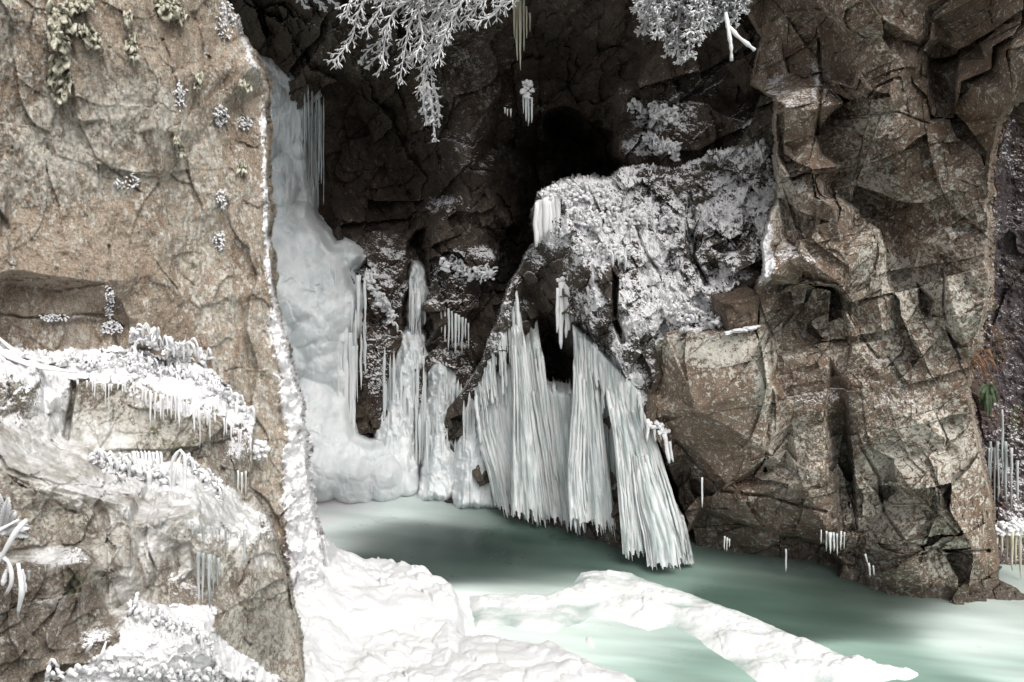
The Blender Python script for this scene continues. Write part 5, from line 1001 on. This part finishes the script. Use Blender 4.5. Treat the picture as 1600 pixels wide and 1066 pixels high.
for k, (x, y) in enumerate([(1528,640),(1540,652),(1550,645),(1562,632),(1534,628),(1558,618),(1546,660),(1526,618)]):
    mb = MB(); frond(mb, (1545, 602), (1545 + (x - 1545) * .8, 602 + (y - 602) * .8), 10.1 - .04 * k, 5, 2.0, rg, 7); under(mb.build('frond', M['fern']), fr)
dg = thing('dead_grass', 'rusty dead grass and leaves hanging above the green fern', 'grass tuft', W(1515, 555, 10.2)); dg['kind'] = 'thing'
for k in range(46):
    x0, y0 = 1505 + rg.uniform(-8, 30), 553 + rg.uniform(-8, 22); dx = rg.uniform(4, 34); Y = 10.15 + rg.uniform(-.2, 0); pc = crv([(x0, y0, Y), (x0 + dx * .5, y0 - 5 + rg.uniform(-3, 3), Y - .06), (x0 + dx, y0 + rg.uniform(4, 26), Y - .1)], 7)
    mb = MB(); mb.tube(W(pc[:, 0], pc[:, 1], pc[:, 2]), rg.uniform(1.4, 3.2) * Y / 1440 / 2 * np.array([.6, 1, 1.1, 1, .8, .6, .2]), 5, .4); under(mb.build('blade', M['dead']), dg)
fr = thing('fern', 'snowy evergreen fern at the far left edge above the icy branch fingers', 'fern', W(4, 820, 5.2))
for k, (x, y) in enumerate([(14,775),(24,796),(48,822),(46,836),(0,770)]):
    mb = MB(); frond(mb, (2, 830), (x, y), 5.25 + .03 * k, 4, 3.4, rg, 12); under(mb.build('frond', M['fern']), fr); mb = MB(); frond(mb, (2, 829), (x, y - 1), 5.21 + .03 * k, 4, 3.6, rg, 10); under(mb.build('snow_cover', M['rime']), fr)
fr = thing('fern', 'small green fern peeking out under the snow cushion left of the wall corner', 'fern', W(372, 740, wallY(372, 745) - .12))
for k, (x, y) in enumerate([(362,760),(374,772),(384,764),(356,750)]):
    mb = MB(); frond(mb, (372, 738), (x, y), wallY(372, 745) - .12 - .02 * k, 4, 3.2, rg, 7); under(mb.build('frond', M['fern']), fr)

# icy grass on the buttress
G7 = 'frost coated grass tufts on the buttress'
def bgr(label, x0, x1, y0, y1, n, seed, dirn=1, w=4, **kw): grass(label, arcs(x0, x1, y0, y1, n, seed, dirn=dirn, **kw), lambda x, y: buttY(x, y) - 0.12, w, 'frosted_grass', 'grass tuft', G7, 'blade', seed=seed * 50, n=8)
bgr('shaggy frosted grass fringe along the top left brow of the buttress', 872, 950, 300, 296, 22, 31, 1, 4, up=6, out=12, down=22)
bgr('frosted grass drooping on the upper left face of the buttress', 890, 960, 330, 345, 24, 32, 1, 4, up=6, out=14, down=26)
bgr('frosted grass tangle across the middle of the white buttress', 960, 1060, 330, 345, 22, 33, -1, 4, up=6, out=16, down=20)
bgr('frosted grass hanging below the middle tangle of the buttress', 905, 990, 385, 395, 14, 34, -1, 4, up=5, out=12, down=24)
bgr('frosted grass at the foot of the white face above the lichen slab', 1040, 1120, 480, 500, 14, 35, 1, 4, up=6, out=12, down=12)
G8 = 'frosted roots and sprigs on the back wall'
@cached
def backY(x, y): return float(near_Y(cave_pts, cave_disp, x, y)[0]) - 0.1
for lab, a, sd_ in (('frosted sprigs on the dim rock right of the cave mouth', (985, 1055, 165, 175), 61), ('faint frosted roots low on the dim rock above the buttress', (1010, 1060, 215, 235), 62), ('frosted sprigs on the back wall above the pale icicle row', (690, 770, 410, 425), 63), ('frosted fringe on the dark rock right of the frozen waterfall', (575, 625, 430, 520), 64)):
    grass(lab, arcs(*a, 24, sd_, 8, 12, 18), backY, 3.5, 'frosted_sprig', 'sprig', G8, 'stem', seed=sd_ * 31, n=7)

# squared block lodged in the recess, with its snowy shelf
g0 = rb((1155, 490)) - 0.35
blk = thing('rock_block', 'square brown rock block wedged under the overhang above a snowy shelf', 'rock block', W(1156, 515, g0))
def slab_mesh(quad, Yf, Yb, n=26, rough=0.02, seed=0):
    """a rough block: its front quad in px, pushed back from Yf to Yb"""
    q = np.array(quad, float); u = np.linspace(0, 1, n); fr_ = []
    U, Vv = np.meshgrid(u, u); a = q[0] * (1 - U)[..., None] + q[1] * U[..., None]; b = q[3] * (1 - U)[..., None] + q[2] * U[..., None]; c = a * (1 - Vv)[..., None] + b * Vv[..., None]
    e = np.minimum(np.minimum(U, 1 - U), np.minimum(Vv, 1 - Vv)); mb = MB()
    Yq = Yf + (0.05 * (1 - ss(0, .07, e)) + rough * fbm(np.stack([U * 3, Vv * 3, U * 0 + seed], -1), 1.0, 4, seed))
    Fv = W(c[..., 0], c[..., 1], Yq); edge = np.concatenate([Fv[0, :-1], Fv[:-1, -1], Fv[-1, :0:-1], Fv[:0:-1, 0]]); m = len(edge)
    idx = np.arange(n * n).reshape(n, n); Q = np.stack([idx[:-1, :-1], idx[1:, :-1], idx[1:, 1:], idx[:-1, 1:]], -1).reshape(-1, 4); mb.add(Fv.reshape(-1, 3), Q)
    back = edge + np.array([0, Yb - Yf, 0]); k = np.arange(m); kk = (k + 1) % m; mb.add(np.concatenate([edge, back]), np.stack([k, kk, kk + m, k + m], -1)); return mb
def zero_attrs(o, lich=0.0, wet=0.0, frost=0.0):
    for k, v in (('lich', lich), ('wet', wet), ('frost', frost)):
        at = o.data.attributes.new(k, 'FLOAT', 'POINT'); at.data.foreach_set('value', np.full(len(o.data.vertices), v, np.float32))
M['block'] = rock_mat('block_rock', (0.045, 0.03, 0.02), (0.10, 0.07, 0.048), (0.19, 0.14, 0.10), (0.45, 0.43, 0.36), -0.02, 0.3, -0.2, (1, 1, 1), (0.15, 0.08, 0.04), 0.6, 0.0, 0.012)
o = slab_mesh([(1129,474),(1187,458),(1183,509),(1136,517)], g0 + 0.04, g0 + 0.7, rough=0.10, seed=3).build('block_body', M['block']); zero_attrs(o, 0, 0.15); under(o, blk)
mb = MB(); rg = np.random.RandomState(2)
for k in range(70):
    u = rg.rand(); s_ = rg.uniform(2.0, 4.5) * g0 / 1440
    mb.lump(W(1136 + 48 * u + rg.uniform(-2, 2), 521 - 11 * u + rg.uniform(-2, 1.5), g0 - rg.uniform(-.25, .08)), s_ * np.array([1.6, 1.5, .55]), k, 10, 6, 0.4, 0.04)
under(mb.build('snow_shelf', M['rime'], kind='stuff'), blk)
